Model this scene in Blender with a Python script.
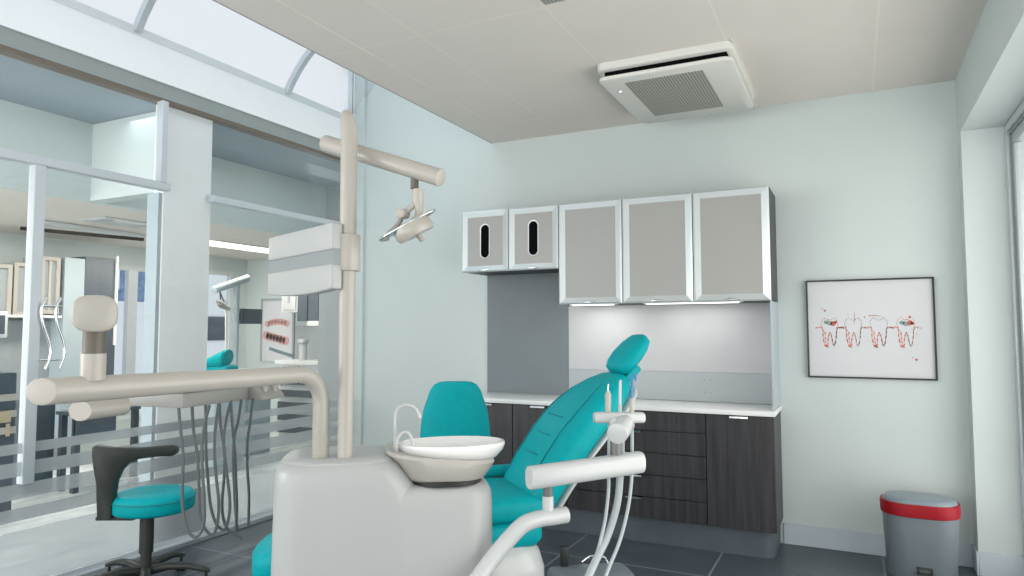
import bpy, bmesh, math, random
from mathutils import Vector, Matrix
random.seed(4)
for o in list(bpy.data.objects): bpy.data.objects.remove(o)
S = bpy.context.scene
COL = S.collection
PI = math.pi

# ------------------------------------------------------------------ camera
CAM = Vector((0.451, -4.932, 1.400))
FPX = 689.952
RT = Vector((0.89629829, 0.44344817, -0.00175952))
FW = Vector((-0.44253294, 0.89468962, 0.06078723))
UPV = RT.cross(FW)
cd = bpy.data.cameras.new('camera'); cam = bpy.data.objects.new('camera', cd); COL.objects.link(cam)
cd.sensor_width = 36; cd.lens = FPX * 36 / 1024; cd.clip_start = 0.02; cd.clip_end = 200
M = Matrix((RT, UPV, -FW)).transposed().to_4x4(); M.translation = CAM
cam.matrix_world = M
S.camera = cam

# ------------------------------------------------------------------ world + light
W = bpy.data.worlds.new('world'); S.world = W; W.use_nodes = True
bg = W.node_tree.nodes['Background']; bg.inputs[0].default_value = (0.88, 0.94, 1.0, 1); bg.inputs[1].default_value = 1.0
S.view_settings.view_transform = 'Standard'; S.view_settings.look = 'None'
S.view_settings.gamma = 1; S.view_settings.use_curve_mapping = False
S.view_settings.exposure = 0.0

def area(name, loc, target, sx, sy, power, color):
    l = bpy.data.lights.new(name, 'AREA'); l.shape = 'RECTANGLE'; l.size = sx; l.size_y = sy
    l.energy = power; l.color = color
    o = bpy.data.objects.new(name, l); COL.objects.link(o); o.location = loc
    o.rotation_euler = (Vector(target) - Vector(loc)).to_track_quat('-Z', 'Y').to_euler()
    return o
area('daylight_patio_door', (1.75, -2.3, 1.3), (0, -2.3, 1.45), 4.0, 2.3, 80, (1.0, 0.945, 0.86))
area('daylight_rooflight', (-2.7, -2.2, 4.6), (-2.7, -2.2, 0), 2.2, 5.0, 40, (0.74, 0.89, 1.0))
area('front_fill', (-1.0, -7.3, 1.3), (-1.0, 0, 2.6), 4.5, 2.6, 72, (1.0, 0.955, 0.88))  # added fill light behind the camera, tilted up to lift the ceiling
area('next_room_fill', (-5.2, -6.5, 2.0), (-4.8, -1.5, 0.2), 3.5, 2.2, 210, (1.0, 0.97, 0.93))  # added light out of view, aimed down to brighten the pale floor

# ------------------------------------------------------------------ materials
def nd(nt, t, **k):
    n = nt.nodes.new(t)
    for a, b in k.items():
        if hasattr(n, a): setattr(n, a, b)
        else: n.inputs[a].default_value = b
    return n
def mat(name, c, rough=.5, metal=0, var=0.04, scale=6, bump=0, coat=0, emit=None, estr=0, stretch=None, spec=.5):
    m = bpy.data.materials.new(name); m.use_nodes = True; nt = m.node_tree
    b = nt.nodes['Principled BSDF']; b.inputs['Roughness'].default_value = rough; b.inputs['Metallic'].default_value = metal
    b.inputs['Coat Weight'].default_value = coat; b.inputs['Specular IOR Level'].default_value = spec
    tc = nd(nt, 'ShaderNodeTexCoord'); mp = nd(nt, 'ShaderNodeMapping')
    if stretch: mp.inputs['Scale'].default_value = stretch
    nt.links.new(tc.outputs['Object'], mp.inputs[0])
    n = nd(nt, 'ShaderNodeTexNoise'); n.inputs['Scale'].default_value = scale; n.inputs['Detail'].default_value = 4
    nt.links.new(mp.outputs[0], n.inputs['Vector'])
    r = nd(nt, 'ShaderNodeValToRGB')
    r.color_ramp.elements[0].position = .3; r.color_ramp.elements[1].position = .7
    r.color_ramp.elements[0].color = (*[max(0, x * (1 - var)) for x in c], 1)
    r.color_ramp.elements[1].color = (*[min(1, x * (1 + var)) for x in c], 1)
    nt.links.new(n.outputs['Fac'], r.inputs[0]); nt.links.new(r.outputs[0], b.inputs['Base Color'])
    if bump:
        bp = nd(nt, 'ShaderNodeBump'); bp.inputs['Strength'].default_value = bump; bp.inputs['Distance'].default_value = .01
        nt.links.new(n.outputs['Fac'], bp.inputs['Height']); nt.links.new(bp.outputs[0], b.inputs['Normal'])
    if emit:
        b.inputs['Emission Color'].default_value = (*emit, 1); b.inputs['Emission Strength'].default_value = estr
    return m
def gridmat(name, c, gc, sx, sy, ox, oy, w, rough, var=.05, scale=3, xlim=None):
    """flat tiles: grout / joint lines on a world-aligned grid"""
    m = mat(name, c, rough, var=var, scale=scale); nt = m.node_tree; b = nt.nodes['Principled BSDF']
    base = b.inputs['Base Color'].links[0].from_socket
    g = nd(nt, 'ShaderNodeNewGeometry'); sp = nd(nt, 'ShaderNodeSeparateXYZ'); nt.links.new(g.outputs['Position'], sp.inputs[0])
    outs = []
    for ax, s, o in (('X', sx, ox), ('Y', sy, oy)):
        a = nd(nt, 'ShaderNodeMath', operation='SUBTRACT'); nt.links.new(sp.outputs[ax], a.inputs[0]); a.inputs[1].default_value = o
        p = nd(nt, 'ShaderNodeMath', operation='PINGPONG'); nt.links.new(a.outputs[0], p.inputs[0]); p.inputs[1].default_value = s / 2
        l = nd(nt, 'ShaderNodeMath', operation='LESS_THAN'); nt.links.new(p.outputs[0], l.inputs[0]); l.inputs[1].default_value = w / 2
        outs.append(l)
    mx = nd(nt, 'ShaderNodeMath', operation='MAXIMUM'); nt.links.new(outs[0].outputs[0], mx.inputs[0]); nt.links.new(outs[1].outputs[0], mx.inputs[1])
    if xlim is not None:                               # no cross joints beyond this x
        lt = nd(nt, 'ShaderNodeMath', operation='LESS_THAN'); nt.links.new(sp.outputs['X'], lt.inputs[0]); lt.inputs[1].default_value = xlim
        mm = nd(nt, 'ShaderNodeMath', operation='MULTIPLY'); nt.links.new(outs[1].outputs[0], mm.inputs[0]); nt.links.new(lt.outputs[0], mm.inputs[1])
        nt.links.new(mm.outputs[0], mx.inputs[1])
    mix = nd(nt, 'ShaderNodeMix', data_type='RGBA'); nt.links.new(mx.outputs[0], mix.inputs['Factor'])
    nt.links.new(base, mix.inputs[6]); mix.inputs[7].default_value = (*gc, 1)
    nt.links.new(mix.outputs[2], b.inputs['Base Color'])
    return m
def glassmat(name, tint=(1, 1, 1), refl=.06):
    m = bpy.data.materials.new(name); m.use_nodes = True; nt = m.node_tree; nt.nodes.clear()
    o = nd(nt, 'ShaderNodeOutputMaterial'); t = nd(nt, 'ShaderNodeBsdfTransparent'); t.inputs[0].default_value = (*tint, 1)
    g = nd(nt, 'ShaderNodeBsdfGlossy'); g.inputs['Roughness'].default_value = .02
    mx = nd(nt, 'ShaderNodeMixShader'); lw = nd(nt, 'ShaderNodeLayerWeight'); lw.inputs[0].default_value = .25
    ml = nd(nt, 'ShaderNodeMath', operation='MULTIPLY_ADD'); ml.inputs[1].default_value = .35; ml.inputs[2].default_value = refl * .5
    nt.links.new(lw.outputs['Fresnel'], ml.inputs[0]); nt.links.new(ml.outputs[0], mx.inputs[0])
    nt.links.new(t.outputs[0], mx.inputs[1]); nt.links.new(g.outputs[0], mx.inputs[2]); nt.links.new(mx.outputs[0], o.inputs[0])
    return m
def filmmat(name, c, trans):
    m = bpy.data.materials.new(name); m.use_nodes = True; nt = m.node_tree; nt.nodes.clear()
    o = nd(nt, 'ShaderNodeOutputMaterial'); t = nd(nt, 'ShaderNodeBsdfTransparent')
    d = nd(nt, 'ShaderNodeBsdfDiffuse'); d.inputs[0].default_value = (*c, 1)
    tl = nd(nt, 'ShaderNodeBsdfTranslucent'); tl.inputs[0].default_value = (*c, 1)
    a = nd(nt, 'ShaderNodeMixShader'); a.inputs[0].default_value = .5
    nt.links.new(d.outputs[0], a.inputs[1]); nt.links.new(tl.outputs[0], a.inputs[2])
    b = nd(nt, 'ShaderNodeMixShader'); b.inputs[0].default_value = trans
    nt.links.new(a.outputs[0], b.inputs[1]); nt.links.new(t.outputs[0], b.inputs[2]); nt.links.new(b.outputs[0], o.inputs[0])
    return m

MT = {}
MT['wall'] = mat('mint_wall_paint', (.585, .652, .645), .6, var=.01, scale=2, coat=0, spec=.4)
MT['ceil'] = gridmat('white_ceiling_tile', (.745, .70, .65), (.80, .745, .67), .71, .78, -.11, -.45, .012, .7, var=.01, xlim=-.11)
MT['white'] = mat('white_paint', (.90, .92, .93), .45, var=.01)
MT['ledge'] = mat('pale_grey_paint', (.66, .70, .71), .5, var=.01)
MT['alu'] = mat('silver_grey_profile', (.61, .655, .69), .35, .25, var=.02)
MT['fascia'] = mat('grey_green_header', (.30, .34, .33), .5, var=.02)
MT['edge'] = mat('grey_edge_trim', (.34, .38, .40), .5, var=.02)
MT['void'] = mat('black_opening', (.006, .006, .006), 1, spec=0)
MT['bandgrey'] = mat('blue_grey_band', (.26, .29, .305), .4, var=.01)
MT['rail2'] = mat('dark_grey_threshold', (.13, .15, .16), .45, var=.03)
MT['joint'] = mat('cream_joint', (.80, .745, .67), .7)
MT['bronze'] = mat('brown_gasket', (.16, .13, .10), .5)
MT['blackline'] = mat('black_rubber', (.015, .016, .017), .5)
MT['floor'] = gridmat('slate_floor_tile', (.070, .088, .108), (.20, .24, .28), .9, .9, -.33, -.85, .012, .38, var=.10, scale=5)
MT['skirt'] = mat('pale_grey_skirting', (.52, .60, .66), .45, var=.02)
MT['unit'] = mat('dental_unit_enamel', (.44, .415, .375), .36, var=.008, coat=.2)
MT['unit2'] = mat('dental_unit_cream_shell', (.46, .44, .405), .4, var=.008)
MT['unitw'] = mat('white_enamel', (.54, .56, .565), .28, var=.008, coat=.3)
MT['unitg'] = mat('grey_enamel', (.30, .30, .285), .4, var=.01)
MT['unitb'] = mat('pale_grey_enamel', (.44, .455, .455), .35, var=.008)
MT['bowl'] = mat('white_ceramic', (.85, .86, .86), .12, var=.005, coat=.5)
MT['neck'] = mat('dark_taupe_joint', (.13, .115, .095), .45)
MT['steelgrey'] = mat('grey_steel_joint', (.15, .155, .15), .4, .2)
MT['teal'] = mat('teal_vinyl', (.0, .35, .39), .5, var=.05, scale=25, spec=.15)
MT['tealseam'] = mat('dark_teal_seam', (.0, .24, .27), .6)
MT['dark'] = mat('dark_plastic', (.030, .036, .033), .4, var=.1)
MT['hose'] = mat('grey_hose', (.085, .10, .105), .45)
MT['hoselight'] = mat('pale_grey_hose', (.42, .47, .49), .4)
MT['chrome'] = mat('chrome', (.75, .77, .78), .15, 1, var=.01)
MT['satin'] = mat('satin_aluminium', (.62, .67, .68), .32, .45, var=.02)
MT['frost'] = mat('frosted_grey_panel', (.36, .36, .345), .38, var=.015, scale=2)
MT['wood'] = mat('dark_oak_laminate', (.030, .030, .034), .42, var=.45, scale=3.0, stretch=(14, 14, .7))
MT['woodside'] = mat('dark_oak_side', (.045, .050, .056), .5, var=.25, scale=4, stretch=(10, 10, .6))
MT['counter'] = mat('white_worktop', (.80, .82, .82), .3, var=.01)
MT['splashgrey'] = mat('grey_back_panel', (.175, .205, .225), .5, var=.02)
MT['splashwhite'] = mat('white_back_panel', (.50, .51, .525), .35, var=.01)
MT['upstand'] = mat('pale_grey_upstand', (.40, .435, .46), .4, var=.015)
MT['sidep'] = mat('grey_end_panel', (.40, .46, .50), .4, var=.01)
MT['plinth'] = mat('slate_plinth', (.085, .108, .130), .5, var=.12, scale=4)
MT['led'] = mat('led_strip', (.9, .9, .9), .5, emit=(1, .99, .96), estr=1.6)
MT['bin'] = mat('grey_bin_plastic', (.165, .20, .225), .38, var=.03)
MT['binlid'] = mat('grey_bin_lid', (.22, .265, .30), .3, var=.02)
MT['red'] = mat('red_plastic', (.30, .004, .012), .45, var=.03, spec=.25)
MT['black'] = mat('black_frame', (.012, .014, .014), .35)
MT['paper'] = mat('white_paper', (.62, .63, .655), .35, var=.01)
MT['inkred'] = mat('red_ink', (.55, .12, .09), .6, var=.5, scale=60)
MT['inkpink'] = mat('pink_ink', (.60, .33, .31), .6, var=.3, scale=60)
MT['inkgrey'] = mat('grey_ink', (.33, .36, .37), .6, var=.4, scale=60)
MT['inkgreen'] = mat('green_ink', (.20, .36, .30), .6, var=.4, scale=60)
MT['acwhite'] = mat('ac_white_plastic', (.70, .70, .66), .4, var=.01)
MT['acgrille'] = None
MT['glass'] = glassmat('clear_glass', (.985, .99, .99), .02)
MT['roofglass'] = glassmat('rooflight_glazing', (.95, .95, .95), .0)
MT['film'] = filmmat('frosted_film', (.50, .54, .57), .42)
MT['film2'] = filmmat('dense_frosted_film', (.66, .71, .75), .62)
MT['corfloor'] = mat('pale_vinyl_painted_reflections', (.74, .79, .83), .3, var=.26, scale=3.0, stretch=(3.0, .9, 1))  # stretched noise paints streaky floor reflections into the base colour
MT['farceil'] = mat('cream_ceiling', (.70, .66, .60), .7, var=.01)
MT['soffit'] = mat('blue_grey_soffit', (.30, .36, .40), .6, var=.02)
MT['farlight'] = mat('light_panel', (.9, .9, .85), .5, emit=(1, .95, .86), estr=2.2)
MT['bluegrey'] = mat('dark_blue_grey_laminate', (.075, .095, .12), .4, var=.05)
MT['steelblue'] = mat('pale_blue_panel', (.42, .50, .54), .4, var=.02)
MT['greypanel'] = mat('mid_grey_wall_panel', (.33, .36, .38), .4, var=.02)
MT['facade'] = mat('blue_facade', (.16, .26, .42), .5, var=.3, scale=9)
MT['facadewhite'] = mat('white_facade', (.8, .82, .84), .6, var=.02)
MT['blueglass'] = mat('dark_window', (.06, .08, .10), .2)
MT['lens'] = mat('lamp_reflector', (.45, .62, .72), .08, .8)
MT['amber'] = mat('tan_board', (.50, .42, .28), .6, var=.1)
MT['bluehandle'] = mat('blue_plastic', (.05, .22, .45), .4)
# perforated grille
def grillemat():
    m = mat('perforated_grille', (.42, .42, .38), .5, var=.0); nt = m.node_tree; b = nt.nodes['Principled BSDF']
    g = nd(nt, 'ShaderNodeNewGeometry'); sp = nd(nt, 'ShaderNodeSeparateXYZ'); nt.links.new(g.outputs['Position'], sp.inputs[0])
    o = []
    for ax in 'XY':
        p = nd(nt, 'ShaderNodeMath', operation='PINGPONG'); nt.links.new(sp.outputs[ax], p.inputs[0]); p.inputs[1].default_value = .0085
        l = nd(nt, 'ShaderNodeMath', operation='GREATER_THAN'); nt.links.new(p.outputs[0], l.inputs[0]); l.inputs[1].default_value = .0035
        o.append(l)
    mn = nd(nt, 'ShaderNodeMath', operation='MINIMUM'); nt.links.new(o[0].outputs[0], mn.inputs[0]); nt.links.new(o[1].outputs[0], mn.inputs[1])
    mix = nd(nt, 'ShaderNodeMix', data_type='RGBA'); nt.links.new(mn.outputs[0], mix.inputs['Factor'])
    mix.inputs[6].default_value = (.42, .42, .385, 1); mix.inputs[7].default_value = (.10, .10, .09, 1)
    nt.links.new(mix.outputs[2], b.inputs['Base Color']); return m
MT['acgrille'] = grillemat()

# ------------------------------------------------------------------ mesh helpers
V = Vector
class MB:
    def __init__(s): s.v = []; s.f = []
    def quad(s, a, b, c, d):
        n = len(s.v); s.v += [V(a), V(b), V(c), V(d)]; s.f.append((n, n+1, n+2, n+3)); return s
    def poly_prism(s, pts, d):
        """pts: 3-D outline, extruded along vector d"""
        n = len(s.v); k = len(pts); d = V(d)
        s.v += [V(p) for p in pts] + [V(p) + d for p in pts]
        s.f.append(tuple(range(n, n+k))[::-1]); s.f.append(tuple(range(n+k, n+2*k)))
        for i in range(k):
            j = (i+1) % k; s.f.append((n+i, n+j, n+k+j, n+k+i))
        return s
    def box(s, x0, x1, y0, y1, z0, z1):
        return s.poly_prism([(x0, y0, z0), (x1, y0, z0), (x1, y1, z0), (x0, y1, z0)], (0, 0, z1-z0))
    def obox(s, o, a, b, c):
        """box with corner o and edge vectors a, b, c"""
        o, a, b = V(o), V(a), V(b); return s.poly_prism([o, o+a, o+a+b, o+b], c)
    def loft(s, rings, cap=True):
        k = len(rings[0]); n = len(s.v)
        for r in rings: s.v += [V(p) for p in r]
        for i in range(len(rings)-1):
            for j in range(k):
                a = n+i*k+j; b = n+i*k+(j+1) % k; s.f.append((a, b, b+k, a+k))
        if cap:
            s.f.append(tuple(range(n, n+k))[::-1]); m = n+(len(rings)-1)*k; s.f.append(tuple(range(m, m+k)))
        return s
    def tube(s, path, r, k=16, cap=True, rs=None):
        path = [V(p) for p in path]; rings = []; t0 = (path[1]-path[0]).normalized()
        u = t0.orthogonal().normalized()
        for i, p in enumerate(path):
            if i == 0: t = t0
            elif i == len(path)-1: t = (path[-1]-path[-2]).normalized()
            else: t = ((path[i+1]-p).normalized() + (p-path[i-1]).normalized()).normalized()
            u = (u - t*u.dot(t)).normalized(); w = t.cross(u)
            rr = rs[i] if rs else r
            rings.append([p + (u*math.cos(2*PI*j/k) + w*math.sin(2*PI*j/k))*rr for j in range(k)])
        return s.loft(rings, cap)
    def cyl(s, a, b, r, k=28, r2=None, bev=0):
        a, b = V(a), V(b); d = (b-a).normalized()
        if bev:
            return s.tube([a, a+d*bev*.3, a+d*bev, b-d*bev, b-d*bev*.3, b], r, k, rs=[r-bev, r-bev*.3, r, r2 or r, (r2 or r)-bev*.3, (r2 or r)-bev])
        return s.tube([a, b], r, k, rs=[r, r2 if r2 is not None else r])
def sheared(mb, k, axis, side, amt):
    """slant-cut the last ring of a tube"""
    c = sum(mb.v[-k:], V((0, 0, 0)))/k
    for i in range(len(mb.v)-k, len(mb.v)): mb.v[i] = mb.v[i] + V(axis)*((mb.v[i]-c).dot(V(side))*amt)
    return mb
def se(c, ax, ay, k=40, p=2.0):
    """superellipse ring: centre, half-axis vectors, exponent"""
    c, ax, ay = V(c), V(ax), V(ay); out = []
    for i in range(k):
        t = 2*PI*i/k; x, y = math.cos(t), math.sin(t)
        out.append(c + ax*math.copysign(abs(x)**(2/p), x) + ay*math.copysign(abs(y)**(2/p), y))
    return out
def rr(cx, cy, z, w, d, r, k=6, rot=0):
    """rounded rectangle ring in the XY plane"""
    out = []; w /= 2; d /= 2; r = min(r, w, d)
    for (sx, sy, a0) in ((1, 1, 0), (-1, 1, PI/2), (-1, -1, PI), (1, -1, 1.5*PI)):
        for i in range(k+1):
            a = a0 + PI/2*i/k; out.append(V((sx*(w-r) + r*math.cos(a), sy*(d-r) + r*math.sin(a), 0)))
    c, s_ = math.cos(rot), math.sin(rot)
    return [V((cx + p.x*c - p.y*s_, cy + p.x*s_ + p.y*c, z)) for p in out]
def pad(secs, k=40, p=2.6):
    """secs: (centre, half-width vec, half-thickness vec); ends closed round"""
    return MB().loft([se(c, a, b, k, p) for c, a, b in secs])
def spline(pts, n=8):
    pts = [V(p) for p in pts]; out = []
    P = [pts[0]*2-pts[1]] + pts + [pts[-1]*2-pts[-2]]
    for i in range(1, len(P)-2):
        for j in range(n):
            t = j/n; a, b, c, d = P[i-1], P[i], P[i+1], P[i+2]
            out.append(.5*((2*b) + (c-a)*t + (2*a-5*b+4*c-d)*t*t + (3*b-a-3*c+d)*t**3))
    out.append(pts[-1]); return out
def build(name, mb, m, parent=None, bevel=0, seg=3, ang=40, label=None, sub=0):
    me = bpy.data.meshes.new(name)
    inv = WM[parent.name].inverted() if parent and parent.name in WM else Matrix()
    me.from_pydata([inv @ v for v in mb.v], [], mb.f); me.validate()
    b = bmesh.new(); b.from_mesh(me); bmesh.ops.recalc_face_normals(b, faces=b.faces)
    if bevel:
        ed = [e for e in b.edges if len(e.link_faces) == 2 and e.calc_face_angle(0) > math.radians(35)]
        bmesh.ops.bevel(b, geom=ed, offset=bevel, segments=seg, profile=.5, affect='EDGES', clamp_overlap=True)
    b.to_mesh(me); b.free()
    for p in me.polygons: p.use_smooth = True
    me.set_sharp_from_angle(angle=math.radians(ang))
    me.materials.append(MT[m] if isinstance(m, str) else m)
    o = bpy.data.objects.new(name, me); COL.objects.link(o)
    if parent:
        o.parent = parent
        WM[o.name] = WM.get(parent.name, Matrix())
    if label: o['label'] = label
    return o
WM = {}
def thing(name, label, cat, loc=(0, 0, 0), rz=0, group=None):
    o = bpy.data.objects.new(name, None); COL.objects.link(o); o.empty_display_size = .05
    o.location = loc; o.rotation_euler = (0, 0, rz); o['label'] = label; o['category'] = cat
    if group: o['group'] = group
    WM[o.name] = Matrix.Translation(V(loc)) @ Matrix.Rotation(rz, 4, 'Z')
    return o
def tag(o, label, cat, group=None, kind=None):
    o['label'] = label; o['category'] = cat
    if group: o['group'] = group
    if kind: o['kind'] = kind
    return o
def struct(name, mb, m, label=None, **k):
    o = build(name, mb, m, **k)
    if not k.get('parent'):
        o['kind'] = 'structure'; o['category'] = name.split('_')[0]
    if label: o['label'] = label
    return o
def ray(px, py): return FW + RT*((px-512)/FPX) - UPV*((py-288)/FPX)
def at(px, py, ax, val):
    """point of the place seen at a photo position, on a world plane"""
    d = ray(px, py); i = 'xyz'.index(ax); return CAM + d*((val-CAM[i])/d[i])
def dz(px, py, z): return CAM + ray(px, py)*z

# ================================================================== THE SETTING
XP, XE, XR, ZC = -3.57, -2.16, 1.051, 2.928      # partition, ceiling edge, right wall, ceiling height
YB = -6.2
struct('floor', MB().box(XP, 1.5, YB, 0, -.1, 0), 'floor', 'dark slate grey tiled floor of the treatment room')
struct('wall_back', MB().box(XP, 2.2, 0, .12, 0, 4.6), 'wall', 'pale mint wall behind the cabinets and the picture')
struct('ceiling', MB().box(XE, 1.3, YB, 0, ZC, ZC+.12), 'ceil', 'suspended ceiling with square tiles over the treatment room')
struct('trim_1', MB().box(XE-.012, XE, YB, 0, ZC, ZC+.24), 'edge', 'dark edge trim where the ceiling stops below the rooflight')
struct('trim_10', MB().box(-1.911, -1.899, YB, 0, ZC-.0015, ZC), 'joint', 'fine pale joint line of the ceiling edge panel')
# right wall with the recess of the sliding door
w = MB(); w.box(XR, 2.2, -.147, 0, 0, ZC); w.box(XR, 1.6, -4.6, -.147, 2.571, ZC+.12); w.box(XR, 1.6, YB, -4.6, 0, ZC+.12)
struct('wall_right', w, 'wall', 'pale mint right wall with deep reveal of the sliding door')
struct('trim_2', MB().box(XP, XP+.115, -.035, 0, 0, 4.4), 'wall', 'narrow mint pilaster in the corner beside the glass partition')
for n, (x0, x1, y0, y1) in (('baseboard_back', (0.0, XR-.012, -.012, 0)), ('baseboard_reveal', (XR-.0, 1.262, -.160, -.147))):
    struct(n, MB().box(x0, x1, y0, y1, 0, .135), 'skirt', 'pale grey skirting board', bevel=.003, seg=1)
struct('baseboard_right', MB().box(XR-.012, XR, -.160, 0, 0, .135), 'skirt', 'short pale grey skirting on the door reveal', bevel=.003, seg=1)

# sliding patio door in the right wall
d = thing('door_1', 'grey framed sliding glass door in the right wall', 'door', (1.29, -2.3, 0)); d['kind'] = 'structure'
def frame_yz(mb, x0, x1, y0, y1, z0, z1, t):
    mb.box(x0, x1, y0, y1, z1-t, z1); mb.box(x0, x1, y0, y1, z0, z0+t); mb.box(x0, x1, y0, y0+t, z0+t, z1-t); mb.box(x0, x1, y1-t, y1, z0+t, z1-t); return mb
build('door_frame', frame_yz(MB(), 1.262, 1.40, -4.6, -.147, .0, 2.571, .045), 'alu', d, bevel=.004, seg=1)
build('door_leaf', frame_yz(MB(), 1.285, 1.325, -2.35, -.20, .05, 2.515, .07), 'satin', d, bevel=.006, seg=2)
build('door_leaf', frame_yz(MB(), 1.345, 1.385, -4.55, -2.25, .05, 2.515, .07), 'satin', d, bevel=.006, seg=2)
build('gasket', MB().box(1.275, 1.284, -2.35, -.195, 2.508, 2.516).box(1.275, 1.284, -.203, -.199, .05, 2.51), 'fascia', d)
build('door_pane', MB().box(1.300, 1.306, -2.3, -.27, .12, 2.445), 'glass', d)
build('door_pane', MB().box(1.360, 1.366, -4.48, -2.3, .12, 2.445), 'glass', d)

# ---------------- partition: beam, header, glazing, column
struct('trim_3', MB().box(XP-.35, XP, YB, 0, 3.026, 3.272), 'white', 'deep white beam above the glass partition')
struct('trim_4', MB().box(XP-.35, XP+.004, YB, 0, 3.272, 3.325), 'ledge', 'pale grey upstand on top of the white beam')
struct('trim_5', MB().box(XP-.10, XP-.012, YB, 0, 2.925, 3.026), 'fascia', 'grey green header channel under the white beam')
struct('trim_6', MB().box(XP-.085, XP-.006, YB, 0, 2.897, 2.925), 'bronze', 'thin brown gasket line at the head of the glass')
struct('trim_7', MB().box(XP-.3, -3.66, YB, 0, 2.965, 3.026), 'soffit', 'flat soffit strip behind the glass head')
struct('column', MB().box(-3.72, -3.62, -1.905, -1.525, 0, 2.99), 'white', 'square white column behind the glass partition', bevel=.004, seg=1)
struct('trim_9', MB().box(-3.74, -3.63, -1.93, -1.907, 0, 2.31), 'steelblue', 'pale blue door jamb left of the white column')
p = thing('window_1', 'full height glass partition to the next surgery', 'window', (XP, -2.3, 0)); p['kind'] = 'structure'
f = MB(); f.box(XP-.03, XP+.03, YB, -1.91, 2.312, 2.362); f.box(XP-.03, XP+.03, -1.575, 0, 2.300, 2.345)
build('transom', f, 'alu', p, bevel=.003, seg=1)
for y0, y1 in ((-2.745, -2.685), (-1.985, -1.940), (-4.5, -4.44)):
    build('mullion', MB().box(XP-.03, XP+.03, y0, y1, .58 if y0 < -2.0 and y0 > -3 else 2.362, 2.312 if y0 < -2.0 else 2.9), 'alu', p, bevel=.003, seg=1)
build('mullion', MB().box(XP-.045, XP+.0, -.13, -.06, .0, 4.2), 'white', p, bevel=.003, seg=1, label='tall white corner frame')
build('mullion', MB().box(XP-.045, XP+.002, -.045, -.002, .0, 4.2), 'white', p, bevel=.003, seg=1, label='tall white corner frame')
build('gasket', MB().box(XP-.04, XP-.01, -.06, -.045, .0, 4.2), 'blackline', p)
build('floor_rail', MB().box(XP-.05, XP+.015, YB, 0, 0, .045).box(XP-.02, XP+.045, YB, 0, 0, .02), 'alu', p, bevel=.003, seg=1)
build('floor_gasket', MB().box(XP+.045, XP+.11, YB, 0, 0, .010), 'rail2', p)
build('glass_pane', MB().box(XP-.006, XP+.004, YB, -.06, .045, 2.9), 'glass', p)
for z0, z1 in ((.745, .80), (.625, .70), (.505, .585), (.39, .457), (.05, .335)):
    build('frosted_stripe', MB().box(XP+.005, XP+.0065, YB, -.06, z0, z1), 'film' if z0 > .3 else 'film2', p)
# curved chrome pull of the glass door in the partition
h = thing('door_handle', 'tall wavy chrome pull handle on the glass door', 'door handle', (XP+.04, -2.64, 1.18))
def pull(y, s):
    pts = [(XP+s*.05, y-.03, 1.585), (XP+s*.05, y-.055, 1.52), (XP+s*.05, y-.045, 1.44), (XP+s*.05, y-.01, 1.34), (XP+s*.05, y+.0, 1.27), (XP+s*.05, y-.025, 1.19)]
    return MB().tube(spline(pts, 8), .0085, 10)
build('grip', pull(-2.64, 1), 'chrome', h); build('grip', pull(-2.565, 1), 'chrome', h)
for z in (1.535, 1.24): build('standoff', MB().cyl((XP-.01, -2.68, z), (XP+.05, -2.68, z), .006, 10).cyl((XP+.05, -2.69, z), (XP+.05, -2.59, z), .006, 10), 'chrome', h)

# ---------------- rooflight (barrel vault between the beam and the ceiling)
vc = V((-2.69, 0, 2.83)); vr = 1.0
def vpt(a, y, r=vr): return V((vc.x + r*math.cos(a), y, vc.z + r*math.sin(a)))
a0, a1 = math.radians(152), math.radians(28)
NV = 20
g = MB()
ro = [vpt(a0+(a1-a0)*i/NV, YB, 1.03) for i in range(NV+1)] + [vpt(a1+(a0-a1)*i/NV, YB, 1.02) for i in range(NV+1)]
g.poly_prism(ro, (0, -YB+.1, 0))
sk = thing('window_2', 'curved glazed rooflight between the beam and ceiling', 'window', (vc.x, -3, 3.3)); sk['kind'] = 'structure'
build('roof_glazing', g, 'roofglass', sk)
for y in (-.866, -2.16, -3.46, -4.76):
    b = MB(); n = 20
    o_ = [vpt(a0+(a1-a0)*i/n, y-.022, 1.02) for i in range(n+1)] + [vpt(a1+(a0-a1)*i/n, y-.022, .975) for i in range(n+1)]
    b.poly_prism(o_, (0, .044, 0)); build('glazing_bar', b, 'alu', sk)
struct('trim_8', MB().box(XE, XE+.1, YB, 0, ZC+.12, 3.34), 'white', 'upstand kerb of the rooflight over the ceiling')

# ---------------- next surgery beyond the glass
XF = -7.3
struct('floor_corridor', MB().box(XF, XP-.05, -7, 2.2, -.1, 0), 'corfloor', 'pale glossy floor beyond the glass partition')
struct('ceiling_soffit', MB().box(-4.8, XP-.35, -7, 2.2, 3.0, 3.1), 'soffit', 'blue grey soffit beyond the glass partition')
b = MB(); b.box(-4.9, -4.8, -7, 2.2, 2.4, 3.05); b.box(-4.8, -3.721, -1.65, -1.53, 2.4, 2.998)
struct('wall_bulkhead', b, 'wall', 'pale green bulkhead above the next surgery')
struct('ceiling_far', MB().box(XF, -4.9, -7, 2.2, 2.4, 2.5), 'farceil', 'cream ceiling of the next surgery')
wv = MB(); fy = [(-7, -3.2), (.05, .13), (1.0, 1.95), (3.08, 3.2)]
wv = MB(); wv.box(XF-.1, XF, -7, -.05, 0, 2.45); wv.box(XF-.1, XF, .95, 1.35, 0, 2.45); wv.box(XF-.1, XF, 1.95, 2.3, 0, 2.45)
wv.box(XF-.1, XF, -.05, .95, 2.17, 2.45); wv.box(XF-.1, XF, 1.35, 1.95, 2.21, 2.45)
wv.box(XF-.1, XF, -.05, .95, 0, .35); wv.box(XF-.1, XF, 1.35, 1.95, 0, .95)
struct('wall_far', wv, 'wall', 'pale green far wall of the next surgery')
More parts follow.
